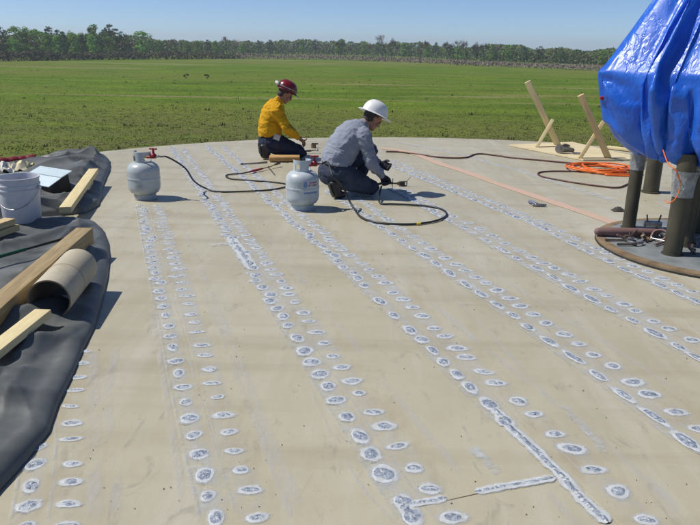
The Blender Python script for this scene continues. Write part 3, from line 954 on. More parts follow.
# chalky lines between the rows
for k, pts in enumerate(([(205, 296), (207, 304.6), (227, 349), (237.7, 380), (248, 405), (264, 446), (274, 473), (292, 520)],
            [(93, 350), (94, 400), (95, 450), (95, 525)], [(150, 300), (170, 420), (186, 525)], [(560, 405), (590, 435), (605, 455)], [(470, 447), (500, 475)], [(545, 490), (580, 530)],
            [(305, 380), (350, 470), (395, 525)], [(210, 246), (219, 245), (229, 244)], [(630, 470), (680, 520)], [(400, 250), (470, 315), (560, 410)])):
    strip('chalk_smear', path(pts), (0.035, 0.07, 0.04, 0.05, 0.06, 0.05, 0.02, 0.09, 0.05, 0.03)[k], 0.0045 + 0.0001 * k, M['dust'] if k in (3, 4, 7) else M['dust_faint'])

def spot_mesh(seed, kind):
    rnd = random.Random(seed)
    mb = MB(); n = 12
    ph = rnd.uniform(0, 6.28)
    rad = [0.88 + 0.07 * math.sin(2 * math.pi * k / n * 2 + ph) + 0.05 * math.sin(2 * math.pi * k / n * 3 + ph * 2) + rnd.uniform(-0.03, 0.03) for k in range(n)]
    ins = [0.60 + 0.08 * math.sin(2 * math.pi * k / n * 2 + ph * 3) + rnd.uniform(-0.07, 0.07) for k in range(n)]
    ys = 0.55 if kind == 'R' else 0.72
    for k in range(n):
        a = 2 * math.pi * k / n
        mb.v.append(Vector((rad[k] * math.cos(a), rad[k] * math.sin(a), 0.0)))
    for k in range(n):
        a = 2 * math.pi * k / n
        mb.v.append(Vector((ins[k] * math.cos(a), ins[k] * ys / 0.62 * math.sin(a), 0.0013)))
    for k in range(n):
        a = 2 * math.pi * k / n
        mb.v.append(Vector((0.30 * math.cos(a) + rnd.uniform(-0.1, 0.1), 0.25 * math.sin(a) + rnd.uniform(-0.05, 0.05), rnd.uniform(0.002, 0.0055))))
    mb.v.append(Vector((rnd.uniform(-0.1, 0.1), 0, 0.004)))
    for k in range(n):
        a = 2 * math.pi * k / n
        mb.v.append(Vector((rad[k] * 1.38 * math.cos(a), rad[k] * 1.38 * math.sin(a), -0.0004)))
    for k in range(n):
        k2 = (k + 1) % n
        mb.f.append((3 * n + 1 + k, 3 * n + 1 + k2, k2, k)); mb.m.append(2)
    for k in range(n):
        k2 = (k + 1) % n
        mb.f.append((k, k2, n + k2, n + k)); mb.m.append(0)
        mb.f.append((n + k, n + k2, 2 * n + k2, 2 * n + k)); mb.m.append(1)
        mb.f.append((2 * n + k, 2 * n + k2, 3 * n)); mb.m.append(1 if rnd.random() < 0.75 else 0)
    return mb
SM = {k: [spot_mesh(s * 7 + len(k) + ord(k), k) for s in range(18)] for k in 'LR'}
def edge_attr(me, count):
    a_ = me.attributes.new('edge', 'FLOAT', 'POINT')
    one = [1.0] * 37 + [0.0] * 12
    a_.data.foreach_set('value', one * count)
    return me
SMM = {k: [edge_attr(m_.mesh('weld_spot', [M['halo'], M['bead'], M['halo_edge']]), 1) for m_ in SM[k]] for k in 'LR'}
spots.sort(key=lambda s: s[0] ** 2 + s[1] ** 2)
for i, (x, y, a, sx, sy, kd) in enumerate(spots[:300]):
    o = bpy.data.objects.new('weld_spot', SMM[kd][rs.randrange(18)])
    C.objects.link(o); o.parent = deck
    o.location = (x, y, 0.0050); o.rotation_euler = (0, 0, a); o.scale = (sx, sy, 1)
mb = MB()
for (x, y, a, sx, sy, kd) in spots[300:]:
    src = SM[kd][rs.randrange(18)]
    Mx = Matrix.Translation((x, y, 0.0050)) @ Matrix.Rotation(a, 4, 'Z') @ Matrix.Diagonal((sx, sy, 1, 1))
    o = len(mb.v)
    mb.v += [Mx @ v for v in src.v]; mb.f += [[q + o for q in f] for f in src.f]; mb.m += src.m
fw = tag(mb.build('far_weld_spots', [M['halo'], M['bead'], M['halo_edge']], deck), kind='stuff')
edge_attr(fw.data, len(spots) - 300)

def weld_run(pts, width, bead=0.4, seed=0):
    P = spline([at(x, y) for x, y in pts], 12)
    rnd = random.Random(seed)
    mb = MB(); edge = []
    cols = ((-0.72, 0.0, 0), (-0.5, 0.0004, 1), (-bead / 2, 0.0012, 1), (0, 0.003, 1), (bead / 2, 0.0012, 1), (0.5, 0.0004, 1), (0.72, 0.0, 0))
    for i, p in enumerate(P):
        t = (P[min(i + 1, len(P) - 1)] - P[max(i - 1, 0)]).normalized()
        s = Vector((t.y, -t.x, 0))
        taper = min(1, 0.35 + i * 0.3, 0.35 + (len(P) - 1 - i) * 0.3)
        w = width * taper * (1 + 0.22 * noise.noise(p * 16 + Vector((seed, 0, 0))))
        sh = 0.10 * noise.noise(p * 24 + Vector((0, seed, 3)))
        for c, (k, z, e) in enumerate(cols):
            mb.v.append(Vector((p.x, p.y, 0.0046 + z + (rnd.uniform(-0.001, 0.002) if c == 3 else 0))) + s * (w * (k + sh * (0 < c < 6))))
            edge.append(e)
    m_ = len(cols)
    for i in range(len(P) - 1):
        for k in range(m_ - 1):
            o = i * m_ + k
            mb.f.append((o, o + 1, o + m_ + 1, o + m_)); mb.m.append(2 if k in (0, m_ - 2) else 1 if k in (2, 3) and rnd.random() < 0.8 else 0)
    o = mb.build('weld_run', [M['halo'], M['bead'], M['halo_edge']], deck)
    o.data.attributes.new('edge', 'FLOAT', 'POINT').data.foreach_set('value', [float(x) for x in edge])
    return o
weld_run([(494, 409), (513, 431), (528, 444), (545, 461), (562, 477), (578, 496), (592, 509), (608, 524)], 0.050, 0.45, 1)
weld_run([(475, 493), (500, 488), (530, 483), (555, 478)], 0.034, 0.40, 2)
weld_run([(400, 510), (412, 505), (430, 502), (446, 499)], 0.034, 0.45, 3)
weld_run([(398, 497), (404, 507), (413, 520)], 0.05, 0.5, 4)
weld_run([(230, 238), (240, 251), (253, 270)], 0.085, 0.3, 5)
mb = MB()     # butt joint between two plate lengths
for q in ([(402, 511), (440, 502), (475, 494), (556, 479)],):
    mb.tube([at(x, y, 0.0036) for x, y in q], 0.0013, 4)
mb.build('butt_joint', M['rusty'], deck)

rg_ = random.Random(44)
mb = MB()
for _ in range(300):
    y = 1.9 + 8 * rg_.random() ** 1.6; x = rg_.uniform(-0.55, 0.6) * y
    if (Vector((x, y, 0)) - TC).to_2d().length > TR - 0.2: continue
    r_ = rg_.uniform(0.0012, 0.0036) * (1 + 0.15 * y); a = rg_.uniform(0, 6.28)
    vs = [Vector((x + math.cos(a + k * 2.09) * r_ * rg_.uniform(0.5, 1.6), y + math.sin(a + k * 2.09) * r_, 0.004)) for k in range(3)]
    mb.add(vs + [Vector((x, y, 0.004 + r_ * 0.9))], [(0, 1, 3), (1, 2, 3), (2, 0, 3)])
tag(mb.build('grit', island_mat('grit_bits', [(0.09, 0.075, 0.06), (0.20, 0.16, 0.11), (0.5, 0.5, 0.48), (0.13, 0.10, 0.08)])), 'loose grit and slag bits scattered over the deck', 'grit', kind='stuff')

# ------------------------------------------------------------------ hoses, cords
def hose(name, pts, rad, mat, label, cat, n=10, segs=8, group=None):
    mb = MB(); mb.tube(spline(pts, n), rad, segs)
    return tag(mb.build(name, mat, None, 180, True), label, cat, group)

def hp(lst, r):
    return [at(p[0], p[1], (p[2] if len(p) > 2 else r + ZT)) for p in lst]

# ------------------------------------------------------------------ gas cylinders
def cylinder(px, py, rz, label, printed, worn):
    loc = at(px, py); loc.z = ZT
    t = thing('gas_cylinder', label, 'gas cylinder', loc, rz, 'propane cylinders on the deck')
    body = M['cyl_worn'] if worn else M['cyl']
    mb = MB()
    prof = [(0.0, 0.040), (0.06, 0.040), (0.10, 0.048), (0.132, 0.066), (0.149, 0.092), (0.155, 0.120), (0.155, 0.126), (0.155, 0.190), (0.155, 0.196), (0.1575, 0.200), (0.1575, 0.212), (0.155, 0.216), (0.155, 0.222), (0.155, 0.270), (0.155, 0.278), (0.150, 0.305), (0.136, 0.330), (0.112, 0.350), (0.080, 0.362), (0.04, 0.367), (0.0, 0.368)]
    mb.lathe(prof, 40)
    b = mb.build('body', body, t, 60)
    mb = MB(); mb.lathe([(0.097, 0.048), (0.102, 0.0), (0.109, 0.0), (0.106, 0.05)], 32); mb.build('foot_ring', body, t, 50)
    # collar: band on two wide feet, hand-hole cut-outs between
    mb = MB()
    rc = 0.078
    def seg_(a0, a1, z0, z1, n):
        mb.lathe([(rc, z0), (rc, z1), (rc + 0.0015, z1 + 0.002), (rc + 0.0045, z1), (rc + 0.0045, z0), (rc, z0)], n, 0, None, a0, a1)
    seg_(R(-205), R(55), 0.425, 0.462, 26)
    seg_(R(-205), R(-150), 0.345, 0.425, 8); seg_(R(-118), R(-55), 0.345, 0.425, 8); seg_(R(15), R(55), 0.345, 0.425, 6)
    seg_(R(-205), R(55), 0.340, 0.372, 26)
    mb.build('collar', body, t, 50)
    mb = MB()
    mb.lathe([(0.0, 0.36), (0.022, 0.36), (0.022, 0.385), (0.014, 0.388), (0.014, 0.43), (0.0, 0.43)], 12)
    mb.tube([(0, 0, 0.408), (0.05, 0.0, 0.408)], 0.012, 8)
    vlv = mb.build('valve', M['brass'], t, 40)
    # regulator outside the collar, red body with a T-handle on top
    rg = MB()
    rg.tube([(0.05, 0, 0.408), (0.098, 0, 0.412)], 0.014, 10)
    rg.lathe([(0, -0.020), (0.026, -0.020), (0.031, -0.008), (0.031, 0.012), (0.020, 0.022), (0.013, 0.030), (0.010, 0.060), (0.0, 0.062)], 16, 0, Matrix.Translation((0.115, 0, 0.420)))
    reg = rg.build('regulator', M['red'], t, 50)
    hd = MB(); hd.tube([(0.085, 0, 0.490), (0.145, 0, 0.490)], 0.008, 8); hd.tube([(0.115, 0, 0.478), (0.115, 0, 0.498)], 0.009, 8)
    hd.ball((0.085, 0, 0.490), 0.010); hd.ball((0.145, 0, 0.490), 0.010)
    hd.build('handle', M['red'], reg, 60)
    ft = MB(); ft.tube([(0.138, 0, 0.418), (0.165, 0, 0.420)], [0.013, 0.013], 6); ft.tube([(0.165, 0, 0.420), (0.185, 0, 0.418)], 0.009, 8); ft.build('outlet_fitting', M['steel'], reg, 40)
    if printed:
        def on_body(u, z):      # u: arc length round the body
            a = u / 0.1566
            return Vector((0.1562 * math.cos(a), 0.1562 * math.sin(a), z))
        def patch(u0, u1, z0, z1, mb_):
            k = max(1, int(abs(u1 - u0) / 0.006))
            v_ = []
            for j in range(k + 1):
                u = u0 + (u1 - u0) * j / k
                v_ += [on_body(u, z0), on_body(u, z1)]
            mb_.add(v_, [(2 * j, 2 * j + 2, 2 * j + 3, 2 * j + 1) for j in range(k)])
        base = printed
        pr = MB(); rnd = random.Random(3)
        for z0, z1, u0, nl in ((0.262, 0.279, 0.0, 6), (0.238, 0.255, -0.008, 6)):
            for k in range(nl):
                u = base + u0 + k * 0.0165
                patch(u, u + 0.004, z0, z1, pr)
                if rnd.random() < 0.8: patch(u + 0.004, u + 0.012, z1 - 0.004, z1, pr)
                if rnd.random() < 0.6: patch(u + 0.004, u + 0.011, (z0 + z1) / 2 - 0.002, (z0 + z1) / 2 + 0.002, pr)
                if rnd.random() < 0.6: patch(u + 0.004, u + 0.012, z0, z0 + 0.004, pr)
                if rnd.random() < 0.5: patch(u + 0.0095, u + 0.0135, z0, z1, pr)
        pr.build('red_lettering', M['red_print'], b)
        em = MB()
        for k in range(9):      # rounded emblem
            z0 = 0.228 + k * 0.006; w = 0.020 * math.sqrt(max(0.05, 1 - ((k - 4) / 4.6) ** 2))
            patch(base - 0.036 - w, base - 0.036 + w, z0, z0 + 0.0062, em)
        em.build('blue_emblem', M['blue_print'], b)
        bd = MB(); patch(base - 0.05, base + 0.10, 0.170, 0.185, bd); bd.build('blue_band', M['blue_print'], b)
    return t
CY1 = cylinder(145.5, 198.5, R(-8), 'grey propane cylinder standing alone at left with regulator on top', None, False)
CY2 = cylinder(302.5, 209.0, R(16), 'pale grey propane cylinder with red lettering beside crouching worker', R(-78) * 0.1566, True)
bpy.context.view_layer.update()
def out_of(cyl): return cyl.matrix_world @ Vector((0.183, 0, 0.418))

o1 = out_of(CY1)
h1 = [o1, o1 + Vector((0.08, -0.01, -0.005)), at(185, 168, 0.30), at(194, 181, 0.14), at(205, 188, 0.035), *hp([(217, 191.5), (240, 191.5), (268, 190), (283, 187.5), (287, 185.5), (284, 183.5), (270, 181.8), (245, 180), (231, 178.6), (226, 176.5), (228, 174.7), (236, 173.8)], 0.009), at(243, 173.2, 0.02), at(249, 172, 0.03)]
hose('gas_hose', h1, 0.0085, M['rubber'], 'black gas hose from the left cylinder to the red-handled torch', 'hose')
o2 = out_of(CY2)
h2 = [o2, o2 + Vector((0.06, 0.01, 0.012)), at(333, 176, 0.34), at(343, 187, 0.22), at(349, 200, 0.10), at(355, 210, 0.03), *hp([(361, 217), (372, 221.5), (390, 223.8), (415, 224), (435, 221), (446, 216), (444, 210.5), (432, 206.8), (412, 204.8), (392, 204), (382, 203.8)], 0.010), at(379, 200.5, 0.03), at(380, 192, 0.07), at(381.5, 186, 0.12)]
hose('gas_hose', h2, 0.0095, M['rubber'], 'black gas hose looping on the deck before the crouching worker', 'hose')
mb = MB(); mb.tube([at(416.5, 224, 0.0145), at(420.5, 223.7, 0.0145)], 0.0115, 10); mb.build('hose_marker', pmat('yellow_tape', (0.6, 0.45, 0.03)), bpy.data.objects['gas_hose.001'])
_h = bpy.data.objects['gas_hose.001']; bpy.data.objects['hose_marker'].location = -_h.location

bc = hp([(386, 151.5), (400, 152), (420, 154.5), (440, 157.2), (458, 158), (468, 157), (474, 154.5), (482, 153.8), (497, 155.5), (515, 158), (540, 160.2), (570, 163), (600, 165.5), (640, 168)], 0.010)
hose('brown_cord', bc, 0.0105, M['brown_cord'], 'brown cord running across the far deck behind orange hose coil', 'cord')
bc2 = hp([(628, 184), (618, 187.5), (603, 186.5), (580, 183.5), (558, 179.8), (543, 176.8), (538, 174), (541, 172), (553, 171.2), (575, 171.4), (600, 172.5), (632, 174)], 0.009)
hose('brown_cord', bc2, 0.0095, M['brown_cord'], 'brown cord bent in a hairpin in front of orange hose coil', 'cord')

# pink strip, flat on the deck
mb = MB()
P = spline([at(*q) for q in ((380, 148.5), (402, 151), (420, 156), (437, 163), (457, 169.5), (478, 176.5), (497, 184), (520, 191.5), (545, 200), (575, 210), (600, 218.5), (622, 226.5), (640, 232))], 8)
for i, p in enumerate(P):
    t = (P[min(i + 1, len(P) - 1)] - P[max(i - 1, 0)]).normalized(); s = Vector((t.y, -t.x, 0))
    w = 0.060 + 0.014 * noise.noise(p * 2)
    for k, z in ((-1, 0.0048), (-0.96, 0.0075), (0.96, 0.0078), (1, 0.0048)):
        mb.v.append(Vector((p.x, p.y, z + 0.001)) + s * w * k)
for i in range(len(P) - 1):
    for k in range(3):
        o = i * 4 + k; mb.f.append((o, o + 1, o + 5, o + 4)); mb.m.append(0)
tag(mb.build('pink_strip', M['pink'], None, None, True), 'long pink flat strip lying diagonally across the deck', 'strip')

# orange air hose coil
ctr = at(600, 170.5, 0)
mb = MB(); pts = []
ro = random.Random(4)
for k in range(7 * 14 + 1):
    a = 2 * math.pi * k / 14
    lp = k // 14
    rr = 0.29 + 0.06 * math.sin(lp * 2.1) + 0.015 * ro.uniform(-1, 1)
    ox, oy = 0.09 * math.sin(lp * 1.3), 0.10 * math.cos(lp * 1.9)
    pts.append(Vector((ctr.x + ox + rr * 1.02 * math.cos(a), ctr.y + oy + rr * 1.0 * math.sin(a), ZT + 0.012 + 0.005 * lp + 0.006 * math.sin(3 * a + lp))))
pts += [ctr + Vector((0.45, -0.2, 0.016)), ctr + Vector((0.3, -0.42, 0.016)), ctr + Vector((-0.05, -0.40, 0.016)), ctr + Vector((-0.02, -0.36, 0.02))]
mb.tube(spline(pts, 4), 0.0115, 8)
tag(mb.build('air_hose', M['orange'], None, 180, True), 'coil of bright orange air hose lying beside the plywood', 'hose')

# ------------------------------------------------------------------ torches and small tools
def part(mbx, name, mat, parent, ang=40): return mbx.build(name, mat, parent, ang)
# torch lying left of the second cylinder
a_, b_ = at(249, 172, 0.028), at(277, 165, 0.03)
t = thing('gas_torch', 'red-handled gas torch lying on the deck at the hose end', 'torch', (a_.x, a_.y, ZT))
loc = Vector((a_.x, a_.y, ZT))
d = b_ - a_
mb = MB(); mb.limb([(a_ - loc, 0.010), (a_ + d * 0.2 - loc, 0.015), (a_ + d * 0.45 - loc, 0.013)]); part(mb, 'handle', M['red'], t, 180)
mb = MB(); mb.tube([a_ + d * 0.40 - loc, a_ + d * 0.75 - loc, b_ - loc + Vector((0, 0, 0.015))], 0.006, 8); part(mb, 'neck', M['brass'], t)
mb = MB(); mb.tube([b_ - loc - d * 0.08 + Vector((0, 0, 0.012)), b_ - loc + d * 0.10 + Vector((0, 0, 0.018))], [0.011, 0.016], 10); part(mb, 'burner_cup', M['dark_steel'], t)
mb = MB(); mb.tube([a_ + d * 0.68 - loc, at(274.5, 174.5, 0.012) - loc], 0.006, 6); mb.ball(a_ + d * 0.68 - loc, 0.014); part(mb, 'lever', M['dark_steel'], t)
# thin rod
mb = MB(); mb.tube([at(241.5, 164, 0.015), at(258, 163, 0.015), at(267, 162, 0.015)], [0.008, 0.010, 0.012], 8); mb.tube([at(240.5, 164.2, 0.014), at(243, 164, 0.014)], 0.012, 8)
tag(mb.build('steel_rod', M['steel'], None, 40, True), 'thin grey rod lying left of the tan kneeling pad', 'rod')
# kneeling pad
p = at(284.5, 161.8, 0)
mb = MB(); mb.box((0.40, 0.17, 0.062), Matrix.Rotation(R(3), 4, 'Z'), 0, (0, 0, 0.031), 0.012)
for i, v in enumerate(mb.v): v += Vector((0, 0, 0.012 * noise.noise(v * 9) + 0.012 * noise.noise(v * 3)))
o = tag(mb.build('kneeling_pad', M['pad'], None, 60), 'tan block-shaped kneeling pad by the knees of yellow-clad worker', 'pad'); o.location = (p.x, p.y + 0.02, ZT + 0.012)
# small square-framed striker with a wire arm
p = at(404.5, 186.5, 0)
t = thing('flint_striker', 'small square metal striker standing near the torch tip', 'striker', (p.x, p.y, ZT))
mb = MB()
for aa, bb in (((-0.024, 0, 0.006), (0.024, 0, 0.006)), ((-0.024, 0, 0.052), (0.024, 0, 0.052)), ((-0.024, 0, 0.006), (-0.024, 0, 0.052)), ((0.024, 0, 0.006), (0.024, 0, 0.052))):
    mb.tube([aa, bb], 0.0075, 6)
part(mb, 'frame', M['steel'], t); mb = MB(); mb.tube([(0.02, 0, 0.05), (0.065, 0.01, 0.105)], 0.0035, 6); part(mb, 'wire_arm', M['steel'], t)
mb = MB(); mb.lathe([(0, 0), (0.02, 0), (0.02, 0.05), (0, 0.05)], 10, 0, Matrix.Translation((-0.045, 0, 0.004))); part(mb, 'cup', M['rusty'], t)
# little fittings near the kneeling worker
for k, (x, y, lab) in enumerate(((313.5, 148, 'small rusty square fitting on the far deck between the two workers'), (329, 144, 'tiny dark fitting on the deck close behind the grey-shirted worker'))):
    p = at(x, y, 0); t = thing('pipe_fitting', lab, 'fitting', (p.x, p.y, ZT))
    s = 1.0 if k == 0 else 0.6
    mb = MB(); mb.lathe([(0.030 * s, 0), (0.038 * s, 0.0), (0.038 * s, 0.05 * s), (0.030 * s, 0.05 * s), (0.030 * s, 0)], 12); part(mb, 'sleeve', M['rusty'], t)
    mb = MB(); mb.box((0.10 * s, 0.03 * s, 0.02 * s), None, 0, (0.02 * s, 0, 0.06 * s), 0.004); part(mb, 'flange', M['dark_steel'], t)
p = at(309, 153.5, 0); t = thing('hand_tool', 'dark hand tool lying on deck by the bare hand of yellow-clad worker', 'tool', (p.x, p.y, ZT), R(8))
mb = MB(); mb.limb([((-0.08, 0, 0.03), 0.012), ((0.02, 0, 0.035), 0.015)]); part(mb, 'grip', M['dark_steel'], t, 180)
mb = MB(); mb.tube([(0.02, 0, 0.035), (0.12, 0, 0.045)], [0.012, 0.007], 8); mb.ball((0.12, 0, 0.045), 0.018); part(mb, 'tip', M['steel'], t)
# folding tool on the pink strip's near side
p = at(536, 206.5, 0)
t = thing('pliers', 'steel pliers with blue-grey grip lying near the pink strip', 'pliers', (p.x, p.y, ZT))
mb = MB(); mb.limb([((-0.035, 0.12, 0.018), 0.017), ((-0.02, 0.06, 0.024), 0.019), ((-0.002, 0.01, 0.02), 0.013)]); part(mb, 'grip', pmat('blue_grey_grip', (0.16, 0.18, 0.27)), t, 180)
mb = MB(); mb.limb([((0, 0, 0.016), 0.014), ((0.05, -0.01, 0.016), 0.012), ((0.10, 0.005, 0.014), 0.006)]); mb.limb([((-0.035, -0.02, 0.012), 0.011), ((0.03, -0.025, 0.014), 0.011), ((0.085, -0.03, 0.012), 0.006)]); part(mb, 'jaw', M['steel'], t, 180)
mb = MB(); mb.lathe([(0, 0.026), (0.011, 0.026), (0.011, 0.034), (0, 0.036)], 10); part(mb, 'pivot', M['steel'], t)
# dark rag by the machine
p = at(618, 211, 0); mb = MB()
for i in range(9):
    for j in range(9):
        u, v = i / 8 - 0.5, j / 8 - 0.5
        e = max(0, 1 - (u * u + v * v) * 3.6)
        mb.v.append(Vector((u * 0.12, v * 0.09, 0.052 * e * (0.7 + 0.6 * noise.noise(Vector((u * 7, v * 7, 3)))))))
for i in range(8):
    for j in range(8):
        o = i * 9 + j; mb.f.append((o, o + 9, o + 10, o + 1)); mb.m.append(0)
o = tag(mb.build('rag', M['dark_in'], None, 180), 'small crumpled dark rag on deck left of the machine legs', 'rag'); o.location = (p.x, p.y, ZT + 0.001)

# ------------------------------------------------------------------ plywood with nailed legs
pa, pb = at(508.5, 146.2), at(583, 161.3)
pc = at(648, 161.0); pd_ = at(572, 143.3)
base = Vector((pa + pb + pc + pd_) / 4)
t = thing('plywood_stand', 'sheet of plywood lying flat with leaning timber legs nailed on', 'plywood', (base.x, base.y, ZT))
lb = Vector((base.x, base.y, 0))
mb = MB(); q = [pa - lb, pb - lb, pc - lb, pd_ - lb]
mb.add([(v.x, v.y, 0.004) for v in q] + [(v.x, v.y, 0.022) for v in q], [(3, 2, 1, 0), (4, 5, 6, 7), (0, 1, 5, 4), (1, 2, 6, 5), (2, 3, 7, 6), (3, 0, 4, 7)])
part(mb, 'sheet', M['ply'], t)
def board(name, p0, p1, w, th, mat, parent, up=(0, 1, 0)):
    L = (p1 - p0).length
    mb = MB(); mb.box((L, w, th), None, 0, (L / 2, 0, 0), 0.004)
    o = mb.build(name, mat, parent, 40)
    o.matrix_local = frame(p0, p1, up)
    return o
off = Vector((0, 0, ZT))
b1 = at(558, 145.5, 0.02); board('leg', b1 - lb - off, at_y(527.5, 81.5, b1.y - 0.05) - lb - off, 0.09, 0.042, M['pine_pale'], t, (0.3, 1, 0.1))
c1 = at(536.5, 147.5, 0.02); board('brace', c1 - lb - off, at_y(552.5, 120, b1.y - 0.10) - lb - off, 0.05, 0.075, M['pine_pale'], t, (0.3, 1, 0))
b2 = at(608.5, 158.5, 0.02); board('leg', b2 - lb - off, at_y(580.5, 95, b2.y - 0.05) - lb - off, 0.085, 0.05, M['pine'], t, (0.3, 1, 0.1))
c2 = at(579.5, 158.5, 0.02); board('brace', c2 - lb - off, at_y(603.5, 121.5, b2.y + 0.06) - lb - off, 0.05, 0.075, M['pine'], t, (0.3, 1, 0))
# loose plank behind it
k0, k1 = at(607, 147, 0.02), at(640, 151, 0.02)
mb = MB(); L = (k1 - k0).length; mb.box((L, 0.12, 0.035), None, 0, (L / 2, 0, 0), 0.004)
o = tag(mb.build('plank', M['pine_pale'], None, 40), 'short pale plank lying behind the plywood near deck edge', 'plank'); o.matrix_world = frame(k0, k1)
# power tool on the plywood
p = at(566, 153.5, 0.026)
t = thing('power_tool', 'dark corded power tool resting on the plywood sheet', 'power tool', (p.x, p.y, 0.028), R(-12))
mb = MB(); mb.limb([((-0.10, 0, 0.05), 0.045), ((0.0, 0, 0.055), 0.042), ((0.08, 0, 0.05), 0.034)]); part(mb, 'motor_body', pmat('grey_tool', (0.13, 0.125, 0.11), (0.08, 0.08, 0.07)), t, 180)
mb = MB(); mb.tube(spline([(-0.10, -0.01, 0.075), (-0.04, -0.01, 0.125), (0.04, -0.01, 0.11)], 6), 0.015, 8); part(mb, 'handle', M['dark_steel'], t, 60)
mb = MB(); mb.lathe([(0, 0), (0.065, 0), (0.065, 0.008), (0, 0.010)], 20, 0, Matrix.Translation((-0.10, -0.06, 0.068)) @ Matrix.Rotation(R(90), 4, 'X')); part(mb, 'disc', M['steel'], t)
mb = MB(); mb.box((0.12, 0.09, 0.012), None, 0, (0.15, 0, 0.012), 0.003); part(mb, 'base_plate', M['steel'], t)

# ------------------------------------------------------------------ wrapped machine on pipe legs
MC = Vector((2.72, 5.28, 0)); PR = 0.87; PO = Matrix.Translation((0.13, -0.13, 0))
mt = thing('wrapped_machine', 'machine wrapped in blue tarp on dark pipe legs over round base plate', 'machine', (MC.x, MC.y, ZT))
mb = MB(); mb.lathe([(0, 0.030), (PR - 0.07, 0.030), (PR - 0.055, 0.026)], 72, 0, PO); part(mb, 'base_plate', M['plate'], mt, 30)
mb = MB(); mb.lathe([(PR - 0.07, 0.031), (PR - 0.01, 0.031), (PR, 0.027), (PR + 0.002, 0.012)], 72, 0, PO); part(mb, 'plate_rim', M['rusty'], mt, 30)
mb = MB(); mb.lathe([(PR - 0.02, 0.014), (PR + 0.006, 0.012), (PR + 0.008, 0.0), (PR - 0.02, 0.0)], 72, 0, PO); part(mb, 'gasket', M['rubber'], mt, 30)
LEGS = [(628.5, 228.5, 0.054, 0.66), (672, 255, 0.066, 0.60), (686, 247, 0.045, 0.75), (698, 233, 0.055, 0.75), (735, 250, 0.066, 0.7), (742, 225, 0.055, 0.75)]
for k, (x, y, r_, top) in enumerate(LEGS):
    p = at(x, y - 1, 0.034) - Vector((MC.x, MC.y, ZT))
    mb = MB(); mb.tube([(p.x, p.y, 0.028), (p.x, p.y, 0.78)], r_, 24)
    mb.tube([(p.x, p.y, 0.029), (p.x, p.y, 0.037)], r_ + 0.012, 24)
    lg = part(mb, 'leg', M['leg'], mt, 40)
    if k < 4:
        fm = MB(); rr = random.Random(k)
        z0 = top - 0.13; rows_ = []
        for i in range(15):
            z = z0 + (top + 0.06 - z0) * i / 14
            for s in range(36):
                a = 2 * math.pi * s / 36
                rad = r_ + 0.006 + 0.010 * abs(noise.noise(Vector((math.cos(a) * 4, math.sin(a) * 4, z * 22 + k * 9)))) + 0.02 * (i / 14) ** 2
                fm.v.append(Vector((p.x + rad * math.cos(a), p.y + rad * math.sin(a), z)))
        for i in range(14):
            for s in range(36):
                s2 = (s + 1) % 36
                fm.f.append((i * 36 + s, i * 36 + s2, (i + 1) * 36 + s2, (i + 1) * 36 + s)); fm.m.append(0)
        part(fm, 'film_wrap', M['film'], lg, 180)
